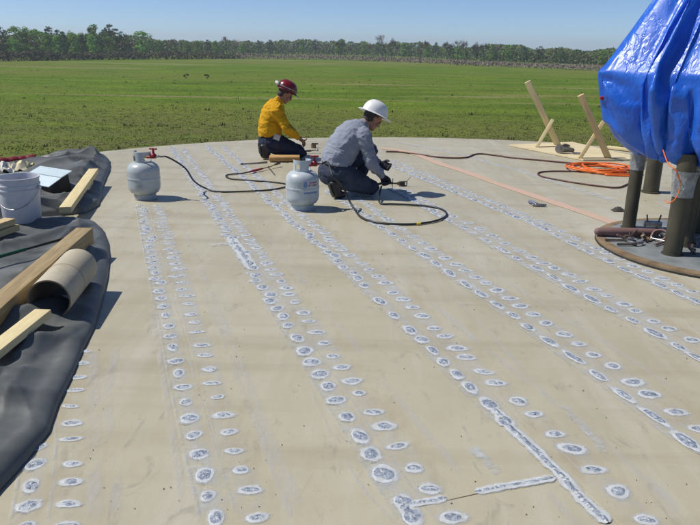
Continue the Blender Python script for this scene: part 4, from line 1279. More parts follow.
# blue tarp: a loose sleeve hung from the gather above, draped by a short cloth run over
# the boxy housing (built as the machine's own part) and drawn in at the hem
def draped_tarp(parent, NU=230, frames=30):
    V_, F_ = [], []
    def ring(r, z):
        o = len(V_)
        V_.extend((r * math.cos(math.pi / 2 * k), r * math.sin(math.pi / 2 * k), z) for k in range(4))
        return list(range(o, o + 4))
    rs_ = [ring(0.56, 0.80), ring(0.80, 0.98), ring(0.875, 1.31), ring(0.60, 1.60), ring(0.36, 2.05), ring(0.10, 2.60)]
    for a, b in zip(rs_, rs_[1:]):
        for k in range(4): F_.append((a[k], a[(k + 1) % 4], b[(k + 1) % 4], b[k]))
    F_.append(rs_[0][::-1]); F_.append(rs_[-1])
    hb = MB(); hb.add(V_, F_)
    co = hb.build('housing', M['leg'])
    co.modifiers.new('col', 'COLLISION'); co.collision.thickness_outer = 0.012; co.collision.cloth_friction = 12
    L = [(2.62, 0.14), (1.42, 0.88), (1.30, 0.97), (0.50, 0.84)]
    pts = []
    for (z0, r0), (z1, r1) in zip(L, L[1:]):
        n = max(2, int(math.hypot(z1 - z0, r1 - r0) / 0.025))
        pts += [(z0 + (z1 - z0) * i / n, r0 + (r1 - r0) * i / n) for i in range(n)]
    pts.append(L[-1])
    rnd = random.Random(8)
    ph = [rnd.uniform(0, 6.28) for _ in range(6)]
    mb = MB()
    for (z, r) in pts:
        lw = max(0, min(1, (2.5 - z) / 1.0))
        for s in range(NU):
            th = 2 * math.pi * s / NU
            rd = (abs(math.cos(th)) ** 1.3 + abs(math.sin(th)) ** 1.3) ** (-1 / 1.3)
            rr = r * (1 + (rd - 1) * 0.75)
            rr += lw * (0.050 * math.sin(11 * th + ph[0] + 1.6 * z + 0.8 * math.sin(2 * th)) + 0.045 * math.sin(17 * th + ph[1] - 2.2 * z + math.sin(3 * th)) + 0.028 * math.sin(27 * th + ph[2] + z))
            mb.v.append(Vector((rr * math.cos(th), rr * math.sin(th), z + 0.03 * noise.noise(Vector((3 * math.cos(th), 3 * math.sin(th), z * 3))))))
    for i in range(len(pts) - 1):
        for s in range(NU):
            s2 = (s + 1) % NU
            mb.f.append((i * NU + s, i * NU + s2, (i + 1) * NU + s2, (i + 1) * NU + s)); mb.m.append(0)
    o = mb.build('tarp', M['tarp'], None, 180)
    pin = o.vertex_groups.new(name='pin'); pin.add(list(range(NU * 2)), 1.0, 'REPLACE')
    shr = o.vertex_groups.new(name='hem')
    for i, (z, r) in enumerate(pts):
        w = max(0, min(1, 1 - (z - 0.50) / 0.36))
        if w > 0: shr.add(list(range(i * NU, (i + 1) * NU)), w, 'REPLACE')
    md = o.modifiers.new('cloth', 'CLOTH'); cs = md.settings
    cs.quality = 5; cs.mass = 0.25; cs.tension_stiffness = 25; cs.compression_stiffness = 25; cs.shear_stiffness = 8; cs.bending_stiffness = 0.015
    cs.vertex_group_mass = 'pin'; cs.pin_stiffness = 1.0
    cs.vertex_group_shrink = 'hem'; cs.shrink_min = 0.0; cs.shrink_max = 0.60
    cs.air_damping = 2.0
    md.collision_settings.distance_min = 0.012; md.collision_settings.use_self_collision = False; md.collision_settings.collision_quality = 3
    md.point_cache.frame_start = 1; md.point_cache.frame_end = frames
    for fr in range(1, frames + 1): scene.frame_set(fr)
    dg = bpy.context.evaluated_depsgraph_get()
    me = bpy.data.meshes.new_from_object(o.evaluated_get(dg))
    o.modifiers.clear(); co.modifiers.clear()
    o.vertex_groups.clear()
    o.data = me; me.shade_smooth()
    scene.frame_set(1)
    sub = o.modifiers.new('smooth', 'SUBSURF'); sub.levels = 1; sub.render_levels = 1
    o.parent = parent; co.parent = parent
    return o
draped_tarp(mt)
# red-capped stub poking out on the left side
s0 = at_y(598, 98, 5.25) - Vector((MC.x, MC.y, ZT))
mb = MB(); mb.tube([s0 + Vector((0.16, 0.05, 0)), s0 + Vector((0.03, 0, 0)), s0 + Vector((0.015, 0, 0))], [0.016, 0.016, 0.010], 10); part(mb, 'red_stub', M['red'], mt)
# short dark pipe behind
p = at(650.5, 192.5, 0)
mb = MB(); mb.lathe([(0.082, 0), (0.082, 0.55), (0.088, 0.552), (0.088, 0.60), (0.070, 0.60), (0.070, 0.3)], 28); mb.lathe([(0.10, 0), (0.10, 0.012), (0.08, 0.014)], 28)
o = tag(mb.build('vent_pipe', M['leg'], None, 40), 'short thick dark pipe standing on deck behind the wrapped machine', 'pipe'); o.location = (p.x, p.y, ZT)
# orange cord round the leg
a = at_y(671, 176, 4.70); 
pts = [at_y(663, 150, 4.85), at_y(668, 163, 4.66), at_y(677, 172, 4.58), at_y(680, 186, 4.62), at_y(676, 198, 4.60), at_y(669, 203, 4.62), at_y(665, 200, 4.66)]
hose('orange_cord', pts, 0.004, M['orange'], 'thin orange cord hanging round the nearest machine leg', 'cord')

# things lying on the base plate
PZ = ZT + 0.034
p0, p1 = at(598, 231.5, PZ + 0.035), at(656, 232.5, PZ + 0.035)
mb = MB(); d = p1 - p0
mb.limb([(p0, 0.030), (p0 + d * 0.25, 0.036), (p0 + d * 0.7, 0.034), (p1, 0.030)], 14)
o = tag(mb.build('mauve_sleeve', M['mauve'], None, 180, True), 'long mauve padded sleeve lying on the base plate edge', 'sleeve')
def cclamp(px, py, rz, s, lab, mat, tilt=0):
    p = at(px, py, PZ)
    t = thing('c_clamp', lab, 'clamp', (p.x, p.y, PZ), rz, 'clamps on the base plate')
    t.rotation_euler = (tilt, 0, rz)
    mb = MB(); mb.tube(spline([(-0.04 * s, 0, 0.02), (-0.045 * s, 0.06 * s, 0.02), (0, 0.085 * s, 0.02), (0.045 * s, 0.06 * s, 0.02), (0.04 * s, 0, 0.02)], 5), 0.010 * s, 6); part(mb, 'frame', mat, t, 60)
    mb = MB(); mb.tube([(0.085 * s, 0.0, 0.02), (-0.03 * s, 0, 0.02)], 0.006 * s, 8); mb.tube([(-0.030 * s, 0, 0.02), (-0.036 * s, 0, 0.02)], 0.013 * s, 8); part(mb, 'screw', M['steel'], t)
    mb = MB(); mb.tube([(0.082 * s, 0, 0.02 - 0.015 * s), (0.082 * s, 0, 0.02 + 0.04 * s)], 0.004 * s, 6); part(mb, 'bar', M['steel'], t)
cclamp(652, 236, R(20), 1.2, 'pale steel clamp beside the mauve sleeve', M['steel'])
cclamp(638, 243, R(120), 1.1, 'clamp left of the nearest leg in front of the others', M['steel'])
cclamp(657, 241, R(-50), 1.2, 'dark maroon clamp touching the nearest machine leg', M['mauve'], R(35))
cclamp(693, 244, R(70), 1.2, 'clamp right of the nearest machine leg', M['dark_steel'], R(50))
t_ = at(652, 228.5, PZ)
t = thing('pipe_bracket', 'pale metal bracket with two upright prongs behind mauve sleeve', 'bracket', (t_.x, t_.y, PZ))
mb = MB(); mb.box((0.14, 0.06, 0.05), None, 0, (0, 0, 0.04), 0.012); part(mb, 'block', M['steel'], t)
for sx in (-1, 1):
    mb = MB(); mb.tube([(sx * 0.045, 0, 0.05), (sx * 0.06, 0, 0.12)], 0.006, 6); part(mb, 'prong', M['dark_steel'], t)
for k, (x, y, rz, L, lab) in enumerate(((605, 241, -2, 0.16, 'dark flat bar lying under the mauve sleeve on plate'), (617, 245.5, 2, 0.13, 'dark bolt lying alone on the grey plate'), (655, 246, 38, 0.14, 'maroon bar leaning by foot of the nearest leg'))):
    p = at(x, y, PZ); t = thing('steel_bar', lab, 'bar', (p.x, p.y, PZ + 0.001), R(rz))
    mb = MB(); mb.tube([(0, 0, 0.010), (L, 0, 0.010)], 0.009, 6); part(mb, 'shank', M['dark_steel'] if k < 2 else M['mauve'], t)
    mb = MB(); mb.tube([(L, 0, 0.012), (L + 0.02, 0, 0.012)], 0.016, 6); part(mb, 'head', M['dark_steel'], t)

for k, (x, y, rz, lab) in enumerate(((628, 240, 35, 'leftmost loose flange scrap on the plate'), (645, 240, 80, 'flange scrap between the pale clamp and the front clamp'), (664, 236, 10, 'flange scrap behind the nearest leg'), (690, 252, 60, 'flange scrap right of the nearest leg'), (676, 240, 120, 'flange scrap between the two middle legs'))):
    p = at(x, y, PZ); t = thing('flange_scrap', lab, 'scrap', (p.x, p.y, PZ), R(rz)); t.rotation_euler = (R(10 + 9 * k), R(6 * k - 12), R(rz))
    mb = MB(); mb.lathe([(0.020, 0.006), (0.045, 0.006), (0.045, 0.016), (0.020, 0.016), (0.020, 0.006)], 16, 0, Matrix.Translation((0, 0, 0.008))); part(mb, 'ring', (M['dark_steel'], M['rusty'], M['steel'])[k % 3], t)
    mb = MB(); mb.tube([(0.03, 0, 0.02), (0.13, 0.02, 0.03)], 0.011, 8); part(mb, 'stub', M['dark_steel'], t); mb = MB(); mb.tube([(-0.03, 0.02, 0.02), (-0.07, 0.06, 0.05)], 0.009, 6); part(mb, 'stub', (M['mauve'], M['dark_steel'], M['dark_steel'])[k % 3], t)

# ------------------------------------------------------------------ membrane heaps at left
def sheet(name, edge_px, inner, hfun, label, nu=280, nv=130, seed=0):
    E_ = [at(x, y, 0) for x, y in edge_px]
    Es = []
    for i_ in range(len(E_) - 1):
        Es += [E_[i_].lerp(E_[i_ + 1], k_ / 10) for k_ in range(10)]
    Es.append(E_[-1]); Is = spline([Vector(p) for p in inner], 10)
    def samp(S, t):
        f = t * (len(S) - 1); i = min(int(f), len(S) - 2)
        return S[i].lerp(S[i + 1], f - i)
    mb = MB(); top = []
    for i in range(nu + 1):
        s = i / nu
        e, n_ = samp(Es, s), samp(Is, s)
        ln = (n_ - e).length
        dr = (n_ - e) / ln
        for j in range(nv + 1):
            w = ln * (j / nv) ** 1.7                  # metres in from the edge
            p = e + dr * w
            z, push = hfun(p, w, s)
            mb.v.append(Vector((p.x, p.y, ZT + 0.002)) - dr * push + Vector((0, 0, z)))
    for i in range(nu):
        for j in range(nv):
            o = i * (nv + 1) + j
            mb.f.append((o, o + nv + 1, o + nv + 2, o + 1)); mb.m.append(0)
    return tag(mb.build(name, M['membrane'], None, 180), label, 'membrane')

FA, FB = at(-14, 392, 0.05), at(80, 326, 0.05)
def flap(p):
    ab = (FB - FA).to_2d(); q = (p - FA).to_2d()
    t_ = q.dot(ab) / ab.length_squared
    if t_ > 1.08: return 0.0
    d = (q.x * ab.y - q.y * ab.x) / ab.length + 0.03 * noise.noise(p * 5)      # positive towards the deck
    amp = min(1, max(0, (1.08 - t_) / 0.12)) * (0.8 + 0.5 * noise.noise(p * 4 + Vector((0, 0, 9))))
    return amp * (0.042 * math.exp(-((d + 0.03) / 0.055) ** 2) if d < 0.01 else 0.042 * math.exp(-((0.04) / 0.055) ** 2) * max(0, 1 - (d - 0.01) / 0.025))
def crease(p, a, fx, fy, off, pw=2.2):
    ca_, sa_ = math.cos(a), math.sin(a)
    u, v = p.x * ca_ + p.y * sa_, -p.x * sa_ + p.y * ca_
    wq = 0.5 * noise.noise(Vector((p.x * 1.3, p.y * 1.3, off)))
    return max(0.0, ridged(Vector((u * fx + wq, v * fy + wq * 0.6, off)))) ** pw
def front_h(p, w, s):
    rise = 1 - math.exp(-w / 0.012)
    grow = min(1, w / 0.18)
    z = 0.022 * rise + 0.012 * math.exp(-((w - 0.05) / 0.035) ** 2)
    z += grow * (0.05 * crease(p, R(70), 0.35, 1.5, 3.0) + 0.045 * crease(p, R(35), 0.4, 2.1, 7.0) + 0.03 * crease(p, R(105), 0.7, 3.2, 11.0) + 0.018 * crease(p, R(10), 1.2, 4.5, 17.0, 1.5))
    z += grow * (0.022 + 0.018 * noise.noise(Vector((p.x * 1.5, p.y * 1.2, 1.0))))
    z += 0.7 * flap(p)
    return max(z, 0.001), 0.010 * math.exp(-((w - 0.02) / 0.03) ** 2)
sheet('rubber_membrane', [(-60, 548), (-20, 514), (0, 490), (24, 464), (48, 434), (57, 407), (73, 374), (82, 352), (94, 328), (101, 306), (104, 292), (107, 278), (109, 260), (108, 245), (103, 232), (94, 226), (78, 222), (55, 222), (30, 226), (-20, 236)],
      [(-2.2, 1.75, 0), (-2.5, 2.2, 0), (-2.9, 2.7, 0), (-3.2, 3.2, 0), (-3.4, 3.7, 0), (-3.6, 4.2, 0), (-3.8, 4.7, 0), (-3.9, 5.0, 0)], front_h,
      'big crumpled black rubber membrane spread along the left deck, under the cardboard tube')

def back_h(p, w, s):
    rise = 1 - math.exp(-w / 0.02)
    grow = min(1, w / 0.22)
    z = 0.035 * rise + grow * (0.065 * crease(p, R(60), 0.5, 1.7, 23.0) + 0.055 * crease(p, R(120), 0.6, 2.0, 29.0) + 0.045 * crease(p, R(15), 1.0, 3.2, 31.0) + 0.02 + 0.025 * noise.noise(Vector((p.x * 2, p.y * 2, 5))))
    return max(z, 0.002), 0.02 * math.exp(-((w - 0.03) / 0.04) ** 2)
sheet('rubber_membrane', [(-30, 233), (20, 224), (60, 216), (84, 214), (97, 207), (101, 198), (101, 190), (105, 180), (109, 171), (109, 162), (104, 157), (92, 157), (75, 158.5), (58, 160), (44, 163), (36, 168)],
      [(-4.05, 5.0, 0), (-4.0, 5.5, 0), (-3.9, 6.0, 0), (-3.85, 6.4, 0), (-3.8, 6.8, 0), (-3.85, 7.0, 0), (-3.9, 7.1, 0)], back_h,
      'heap of folded black membrane at the far left deck edge, under the metal box', 240, 120, 3)

# ------------------------------------------------------------------ lumber, tube, bucket, box at left
def lumber(name, a, b, w, th, mat, label, cat, up=(0, 0, 1)):
    L = (b - a).length
    mb = MB(); mb.box((L, w, th), None, 0, (L / 2, 0, -th / 2), 0.004)
    o = tag(mb.build(name, mat, None, 40), label, cat)
    o.matrix_world = frame(a, b, up)
    return o
# heavy beam (top face midline from far end to near end)
A_, B_ = at(84.5, 227.5, 0.22), at(-30, 324, 0.20)
lumber('timber_beam', A_, B_, 0.115, 0.115, M['timber'], 'long weathered square timber beam lying on the membrane beside the cardboard tube', 'beam')
A_, B_ = at(43, 309, 0.16), at(-30, 366, 0.16)
lumber('pale_board', A_, B_, 0.085, 0.04, M['pine_pale'], 'pale sawn board in front of the cardboard tube mouth', 'board')
A_, B_ = at(93.5, 168.5, 0.19), at(65, 207, 0.16)
lumber('pale_plank', A_, B_, 0.095, 0.05, M['pine_pale'], 'pale plank leaning on the far membrane heap, right of the metal box', 'plank')
A_, B_ = at(10, 218, 0.22), at(-30, 231, 0.22)
lumber('board_offcut', A_, B_, 0.09, 0.045, M['pine'], 'upper of two board offcuts in front of the white bucket', 'board')
A_, B_ = at(14, 224, 0.17), at(-30, 240, 0.17)
lumber('board_offcut', A_, B_, 0.09, 0.045, M['pine'], 'lower of two board offcuts in front of the white bucket', 'board')
# cardboard tube
ca, cb = at(49, 300, 0.165), at(79.5, 265, 0.165)
cb = ca + (cb - ca).normalized() * 0.58
t = thing('cardboard_tube', 'wide tan cardboard tube lying open-ended on the black membrane', 'tube', ca)
fm = frame(Vector((0, 0, 0)), cb - ca)
rot = fm @ Matrix.Rotation(R(90), 4, 'Y')
L = 0.58; r0 = 0.112
mb = MB(); mb.lathe([(r0, 0), (r0, L * 0.5 - 0.001), (r0 - 0.0015, L * 0.5), (r0, L * 0.5 + 0.002), (r0, L), (r0 - 0.008, L)], 56, 0, rot); part(mb, 'shell', M['card'], t, 50)
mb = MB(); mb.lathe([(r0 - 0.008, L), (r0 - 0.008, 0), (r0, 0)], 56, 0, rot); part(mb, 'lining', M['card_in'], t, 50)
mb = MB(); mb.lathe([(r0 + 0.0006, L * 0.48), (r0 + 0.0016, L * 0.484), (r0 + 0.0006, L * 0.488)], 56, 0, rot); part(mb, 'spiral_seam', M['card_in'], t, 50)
# bucket
p = at(16, 225, 0.10)
t = thing('plastic_bucket', 'white plastic bucket with wire handle on the membrane at left', 'bucket', (p.x, p.y + 0.12, 0.062))
H = 0.40
mb = MB(); mb.lathe([(0, 0.0), (0.132, 0.0), (0.137, 0.006), (0.150, 0.28), (0.152, 0.30), (0.160, 0.302), (0.160, 0.312), (0.153, 0.314), (0.1535, 0.334), (0.161, 0.336), (0.161, 0.346), (0.155, 0.348), (0.156, H - 0.012), (0.163, H - 0.010), (0.163, H), (0.152, H), (0.149, H - 0.03), (0.134, 0.02), (0, 0.02)], 48); part(mb, 'pail', M['bucket'], t, 40)
mb = MB()
hpts = [(0.163 * math.cos(a), -0.163 * math.sin(a) * 0.9, 0.315 - 0.15 * math.sin(a)) for a in np.linspace(0, math.pi, 16)]
mb.tube(hpts, 0.0022, 6); part(mb, 'wire_handle', M['steel'], t, 60)
for sx in (-1, 1):
    mb = MB(); mb.tube([(sx * 0.155, 0, 0.318), (sx * 0.172, 0, 0.318)], 0.018, 12); part(mb, 'handle_boss', M['bucket'], t)
# metal box: folded sheet lid, dark lined end
bl, br, fr = at(29, 171.5, 0.26), at(63, 181, 0.26), at(50, 191, 0.20)
p = at(46, 191.5, 0.08)
t = thing('metal_box', 'pale galvanised sheet metal box lying tipped on the far membrane heap', 'box', (p.x, p.y, 0.075), R(-30))
t.scale = (0.88, 0.88, 0.88)
mb = MB(); mb.add([(-0.30, -0.10, 0.10), (0.22, -0.10, 0.10), (0.22, 0.14, 0.20), (-0.30, 0.14, 0.20), (-0.30, -0.10, 0.0), (0.22, -0.10, 0.0), (0.22, 0.16, 0.0), (-0.30, 0.16, 0.0)],
    [(4, 7, 6, 5), (0, 4, 5, 1), (2, 6, 7, 3), (0, 3, 7, 4), (1, 5, 6, 2)]); part(mb, 'case', M['dark_in'], t)
mb = MB(); mb.add([(-0.315, -0.12, 0.098), (0.225, -0.12, 0.098), (0.225, 0.04, 0.167), (-0.315, 0.04, 0.167), (-0.315, -0.12, 0.106), (0.225, -0.12, 0.106), (0.225, 0.04, 0.175), (-0.315, 0.04, 0.175)],
    [(3, 2, 1, 0), (4, 5, 6, 7), (0, 1, 5, 4), (1, 2, 6, 5), (2, 3, 7, 6), (3, 0, 4, 7)]); part(mb, 'front_panel', M['galv'], t)
mb = MB(); mb.add([(-0.315, 0.045, 0.172), (0.225, 0.045, 0.172), (0.225, 0.19, 0.222), (-0.315, 0.19, 0.222), (-0.315, 0.045, 0.182), (0.225, 0.045, 0.182), (0.225, 0.19, 0.232), (-0.315, 0.19, 0.232)],
    [(3, 2, 1, 0), (4, 5, 6, 7), (0, 1, 5, 4), (1, 2, 6, 5), (2, 3, 7, 6), (3, 0, 4, 7)]); part(mb, 'rear_panel', M['galv'], t)
mb = MB(); mb.box((0.34, 0.008, 0.035), None, 0, (-0.12, -0.108, 0.075), 0.002); part(mb, 'wood_lip', M['pine'], t)
# papers behind the bucket
for k, (x, y, lab) in enumerate(((6, 170.5, 'crumpled white paper behind the bucket, touching the frame edge'), (22, 169.5, 'crumpled yellowish paper between bucket and metal box'))):
    p = at(x, y, 0.12); mb = MB()
    for i in range(11):
        for j in range(11):
            u, v = i / 10 - 0.5, j / 10 - 0.5
            mb.v.append(Vector((u * 0.26, v * 0.2, 0.04 + 0.06 * noise.noise(Vector((u * 4 + k * 5, v * 4, 2))) + 0.06 * ridged(Vector((u * 7, v * 7, k))) - 0.25 * (u * u + v * v))))
    for i in range(10):
        for j in range(10):
            o = i * 11 + j; mb.f.append((o, o + 11, o + 12, o + 1)); mb.m.append(0)
    o = tag(mb.build('paper_wrap', M['paper'] if k == 0 else pmat('yellow_paper', (0.6, 0.5, 0.22), (0.65, 0.6, 0.42)), None, 30), lab, 'paper'); o.location = (p.x, p.y, 0.12)
# red vinyl roll at the far left rim
p0, p1 = at(35, 160.5, 0.15), at(-40, 167.5, 0.15)
d = p1 - p0
pts, rad = [], []
for i in range(60):
    s = i / 59
    pts.append(p0 + d * s + Vector((0, 0, 0.015 * noise.noise(Vector((s * 12, 0, 0)))))); rad.append(0.066 + 0.008 * noise.noise(Vector((s * 5, 3, 0))) if 0 < i < 59 else 0.03)
mb = MB(); mb.tube(pts, rad, 20)
tag(mb.build('red_roll', M['red_cloth'], None, 180, True), 'long dark red rolled vinyl at the far left deck rim', 'roll')
# long-handled tool with green grip
p0, p1 = at(-20, 262, 0.17), at(66, 238, 0.20)
t = thing('long_handled_tool', 'long tool with green grip lying across membrane under the beam', 'tool', p0)
d = p1 - p0
mb = MB(); mb.limb([(Vector((0, 0, 0)), 0.013), (d * 0.5, 0.011)]); part(mb, 'grip', M['green'], t, 180)
mb = MB(); mb.tube([d * 0.49, d * 1.0], [0.008, 0.010], 8); part(mb, 'shaft', M['rubber'], t)
mb = MB(); mb.tube([d * 1.0, d * 1.06 + Vector((0, 0, -0.02))], [0.012, 0.02], 8); part(mb, 'head', M['dark_steel'], t)

# ------------------------------------------------------------------ people
def remeshed(name, mbx, mat, parent, voxel=0.007, smooth=4, wr=0.0, wscale=9.0, seed=0, stretch=(1, 1, 1)):
    o = mbx.build(name, mat, None, 180)
    md = o.modifiers.new('r', 'REMESH'); md.mode = 'VOXEL'; md.voxel_size = voxel; md.use_smooth_shade = True
    sm = o.modifiers.new('s', 'SMOOTH'); sm.factor = 0.5; sm.iterations = smooth
    dg = bpy.context.evaluated_depsgraph_get()
    me = bpy.data.meshes.new_from_object(o.evaluated_get(dg))
    o.modifiers.clear()
    old = o.data; o.data = me; bpy.data.meshes.remove(old)
    if wr > 0:
        nv = len(me.vertices)
        co = np.empty(nv * 3); me.vertices.foreach_get('co', co); co = co.reshape(-1, 3)
        no = np.empty(nv * 3); me.vertices.foreach_get('normal', no); no = no.reshape(-1, 3)
        for i in range(nv):
            q = Vector((co[i, 0] * wscale * stretch[0] + seed, co[i, 1] * wscale * stretch[1], co[i, 2] * wscale * stretch[2]))
            q += Vector((1, 1, 1)) * (0.5 * noise.noise(q * 0.6))
            k = wr * (0.9 * ridged(q) + 0.45 * ridged(q * 2.1) - 0.4)
            co[i] += no[i] * k
        me.vertices.foreach_set('co', co.ravel())
    me.materials.clear(); me.materials.append(mat)
    me.shade_smooth(); me.update()
    o.parent = parent
    return o

def hand(mbx, wrist, direc, lateral, curl, infl=0.0, thumb=1):
    d = Vector(direc).normalized(); l = Vector(lateral); l = (l - d * l.dot(d)).normalized()
    n = d.cross(l)                      # palm faces n
    w = Vector(wrist)
    secs = []
    for s, ra, rb in ((0.0, 0.026, 0.019), (0.03, 0.034, 0.018), (0.065, 0.041, 0.016), (0.09, 0.040, 0.013)):
        secs.append((w + d * s, l, n, ra + infl, rb + infl))
    mbx.loft(secs, 14)
    for k, (o_, ln) in enumerate(((0.031, 0.066), (0.0105, 0.076), (-0.0105, 0.070), (-0.031, 0.054))):
        p = w + d * 0.085 + l * (o_ * thumb)
        a = 0.25; pr = [(p, 0.0088 + infl)]
        for fr in (0.42, 0.33, 0.25):
            a += R(curl) * (1 if fr > 0.4 else 1.1)
            p = p + (d * math.cos(a) + n * math.sin(a)) * (ln * fr)
            pr.append((p, 0.0084 - 0.0012 * len(pr) * 0.5 + infl))
        mbx.limb(pr, 8, 3)
    tb = w + d * 0.022 + l * (0.028 * thumb)
    t1 = tb + (l * thumb * 0.55 + d * 0.6 + n * 0.45).normalized() * 0.040
    t2 = t1 + (l * thumb * 0.1 + d * 0.75 + n * 0.65).normalized() * 0.032
    mbx.limb([(tb, 0.012 + infl), (t1, 0.0105 + infl), (t2, 0.0085 + infl)], 8, 3)
    return w + d * 0.075 + n * 0.028     # centre of the grip

def head_parts(body, hair, hc, pitch, neck):
    """head frame: x forward, y left, z up; pitched down"""
    Rm = Matrix.Rotation(pitch, 3, 'Y')
    hc = Vector(hc)
    q = lambda x, y, z: hc + Rm @ Vector((x, y, z))
    body.ball(q(-0.005, 0, 0.02), (0.094, 0.074, 0.098), Rm)
    body.ball(q(0.030, 0, -0.050), (0.062, 0.056, 0.070), Rm)          # jaw
    body.ball(q(0.066, 0, -0.092), (0.022, 0.026, 0.020), Rm)          # chin
    body.limb([(q(0.090, 0, 0.010), 0.009), (q(0.104, 0, -0.022), 0.013), (q(0.096, 0, -0.032), 0.013)], 10, 3)   # nose
    body.limb([(q(0.082, 0.034, 0.022), 0.010), (q(0.090, 0, 0.024), 0.010), (q(0.082, -0.034, 0.022), 0.010)], 8, 3)   # brow
    body.limb([(q(0.083, 0.02, -0.060), 0.007), (q(0.091, 0, -0.060), 0.008), (q(0.083, -0.02, -0.060), 0.007)], 8, 3)  # lips
    body.ball(q(0.060, 0.045, -0.028), 0.022); body.ball(q(0.060, -0.045, -0.028), 0.022)       # cheeks
    for s in (-1, 1):
        body.ball(q(-0.008, s * 0.077, -0.012), (0.018, 0.009, 0.030), Rm)                       # ears
    body.limb([(Vector(neck) + Vector((-0.02, 0, -0.03)), 0.060), (hc.lerp(Vector(neck), 0.5) + Vector((-0.02, 0, 0)), 0.054), (q(-0.015, 0, -0.035), 0.056)], 14, 4)
    hair.ball(q(-0.022, 0, 0.022), (0.087, 0.079, 0.096), Rm)
    hair.ball(q(-0.045, 0, -0.030), (0.052, 0.068, 0.060), Rm)
    return q, Rm

def person(loc, heading, J, label, shirt_m, jean_m, gloves, name_shirt):
    t = thing('person', label, 'person', loc, heading)
    body, hair, shirt, jeans = MB(), MB(), MB(), MB()
    V = Vector
    def spine(mbx, infl, upto=None, start=0):
        secs = []
        sp = J['spine']
        for i, (p, ra, rb) in enumerate(sp):
            if i < start: continue
            if infl > 0 and i == 0: p = V(p).lerp(V(sp[1][0]), 0.55)
            tng = (V(sp[min(i + 1, len(sp) - 1)][0]) - V(sp[max(i - 1, 0)][0])).normalized()
            lat = V((0, 1, 0)); f_ = lat.cross(tng).normalized()
            secs.append((V(p), lat, f_, ra + infl, rb + infl))
        mbx.loft(secs, 24, 2.5)
    # bare body
    spine(body, -0.012)
    for side in ('r', 'l'):
        sh, el, wr = [V(x) for x in J['arm_' + side]]
        body.limb([(sh, 0.046), (sh.lerp(el, 0.5), 0.042), (el, 0.036), (el.lerp(wr, 0.4), 0.034), (wr, 0.024)])
        hp_, kn, an = [V(x) for x in J['leg_' + side]]
        body.limb([(hp_, 0.075), (hp_.lerp(kn, 0.5), 0.066), (kn, 0.050), (kn.lerp(an, 0.35), 0.048), (an, 0.034)])
    grips = {}
    for side in ('r', 'l'):
        h = J['hand_' + side]
        grips[side] = hand(body, *h, infl=-0.001 if gloves else 0.0)
    q, Rm = head_parts(body, hair, J['head'][0], J['head'][1], J['neck'])
    remeshed('body', body, M['skin'], t, 0.005, 2)
    remeshed('hair', hair, M['hair'], t, 0.006, 2, 0.002, 60)
    for s in (-1, 1):
        e = MB(); e.ball(q(0.079, s * 0.031, 0.004), 0.0115); e.build('eye', M['eye'], t, 180)
    # shirt
    spine(shirt, 0.016)
    for side in ('r', 'l'):
        sh, el, wr = [V(x) for x in J['arm_' + side]]
        c = V(J['spine'][-2][0])
        shirt.limb([(c.lerp(sh, 0.35), 0.085), (sh, 0.080), (sh.lerp(el, 0.35), 0.070), (sh.lerp(el, 0.75), 0.060), (el, 0.060), (el.lerp(wr, 0.4), 0.054), (el.lerp(wr, 0.80), 0.044), (el.lerp(wr, 0.93), 0.038)], 14)
    nk = V(J['neck']); shirt.limb([(nk + V((-0.06, 0, -0.07)), 0.085), (nk + V((-0.015, 0, -0.005)), 0.067)], 14)
    remeshed(name_shirt, shirt, shirt_m, t, 0.007, 2, 0.012, 8.5, J['seed'], (1.0, 0.7, 1.7))
    # jeans
    sp = J['spine'][0][0]
    jeans.ball(V(sp) + V((-0.02, 0, -0.03)), (0.145, 0.178, 0.135))
    jeans.ball(V(sp) + V((0.0, 0, 0.07)), (0.120, 0.160, 0.10))
    for side in ('r', 'l'):
        hp_, kn, an = [V(x) for x in J['leg_' + side]]
        jeans.limb([(hp_, 0.108), (hp_.lerp(kn, 0.4), 0.092), (hp_.lerp(kn, 0.85), 0.072), (kn, 0.068), (kn.lerp(an, 0.35), 0.066), (kn.lerp(an, 0.85), 0.058), (an, 0.056)], 14)
    remeshed('jeans', jeans, jean_m, t, 0.007, 2, 0.009, 11, J['seed'] + 5)
    for side in ('r', 'l'):
        b = MB()
        heel, ball_, toe, an = [V(x) for x in J['foot_' + side]]
        b.limb([(an, 0.052), (heel.lerp(an, 0.4), 0.048), (heel, 0.040)], 12)
        b.limb([(heel, 0.040), (heel.lerp(ball_, 0.5), 0.043), (ball_, 0.046), (toe, 0.034)], 12)
        b.limb([(an, 0.046), (an.lerp(ball_, 0.6), 0.045), (ball_, 0.042)], 12)
        bo = remeshed('boot', b, M['boot'], t, 0.007, 2)
        so = MB(); nrm = (heel - ball_).cross(V((0, 1, 0))).normalized()
        if J['sole_' + side] < 0: nrm = -nrm
        secs = []
        for pp, ra, rb in ((heel.lerp(ball_, -0.18), 0.026, 0.008), (heel, 0.037, 0.010), (heel.lerp(ball_, 0.5), 0.033, 0.009), (ball_, 0.045, 0.009)):
            secs.append((pp + nrm * 0.040, V((0, 1, 0)), nrm, ra, rb))
        so.loft(secs, 16); so.build('sole', M['rubber'], bo, 50)
        if gloves:
            g = MB(); h = J['hand_' + side]; hand(g, *h, infl=0.0035)
            w_ = V(h[0]); dd = V(h[1]).normalized(); g.limb([(w_ - dd * 0.05, 0.034), (w_ + dd * 0.01, 0.031)], 12)
            remeshed('glove', g, M['glove'], t, 0.005, 1)
    return t, q, Rm, grips

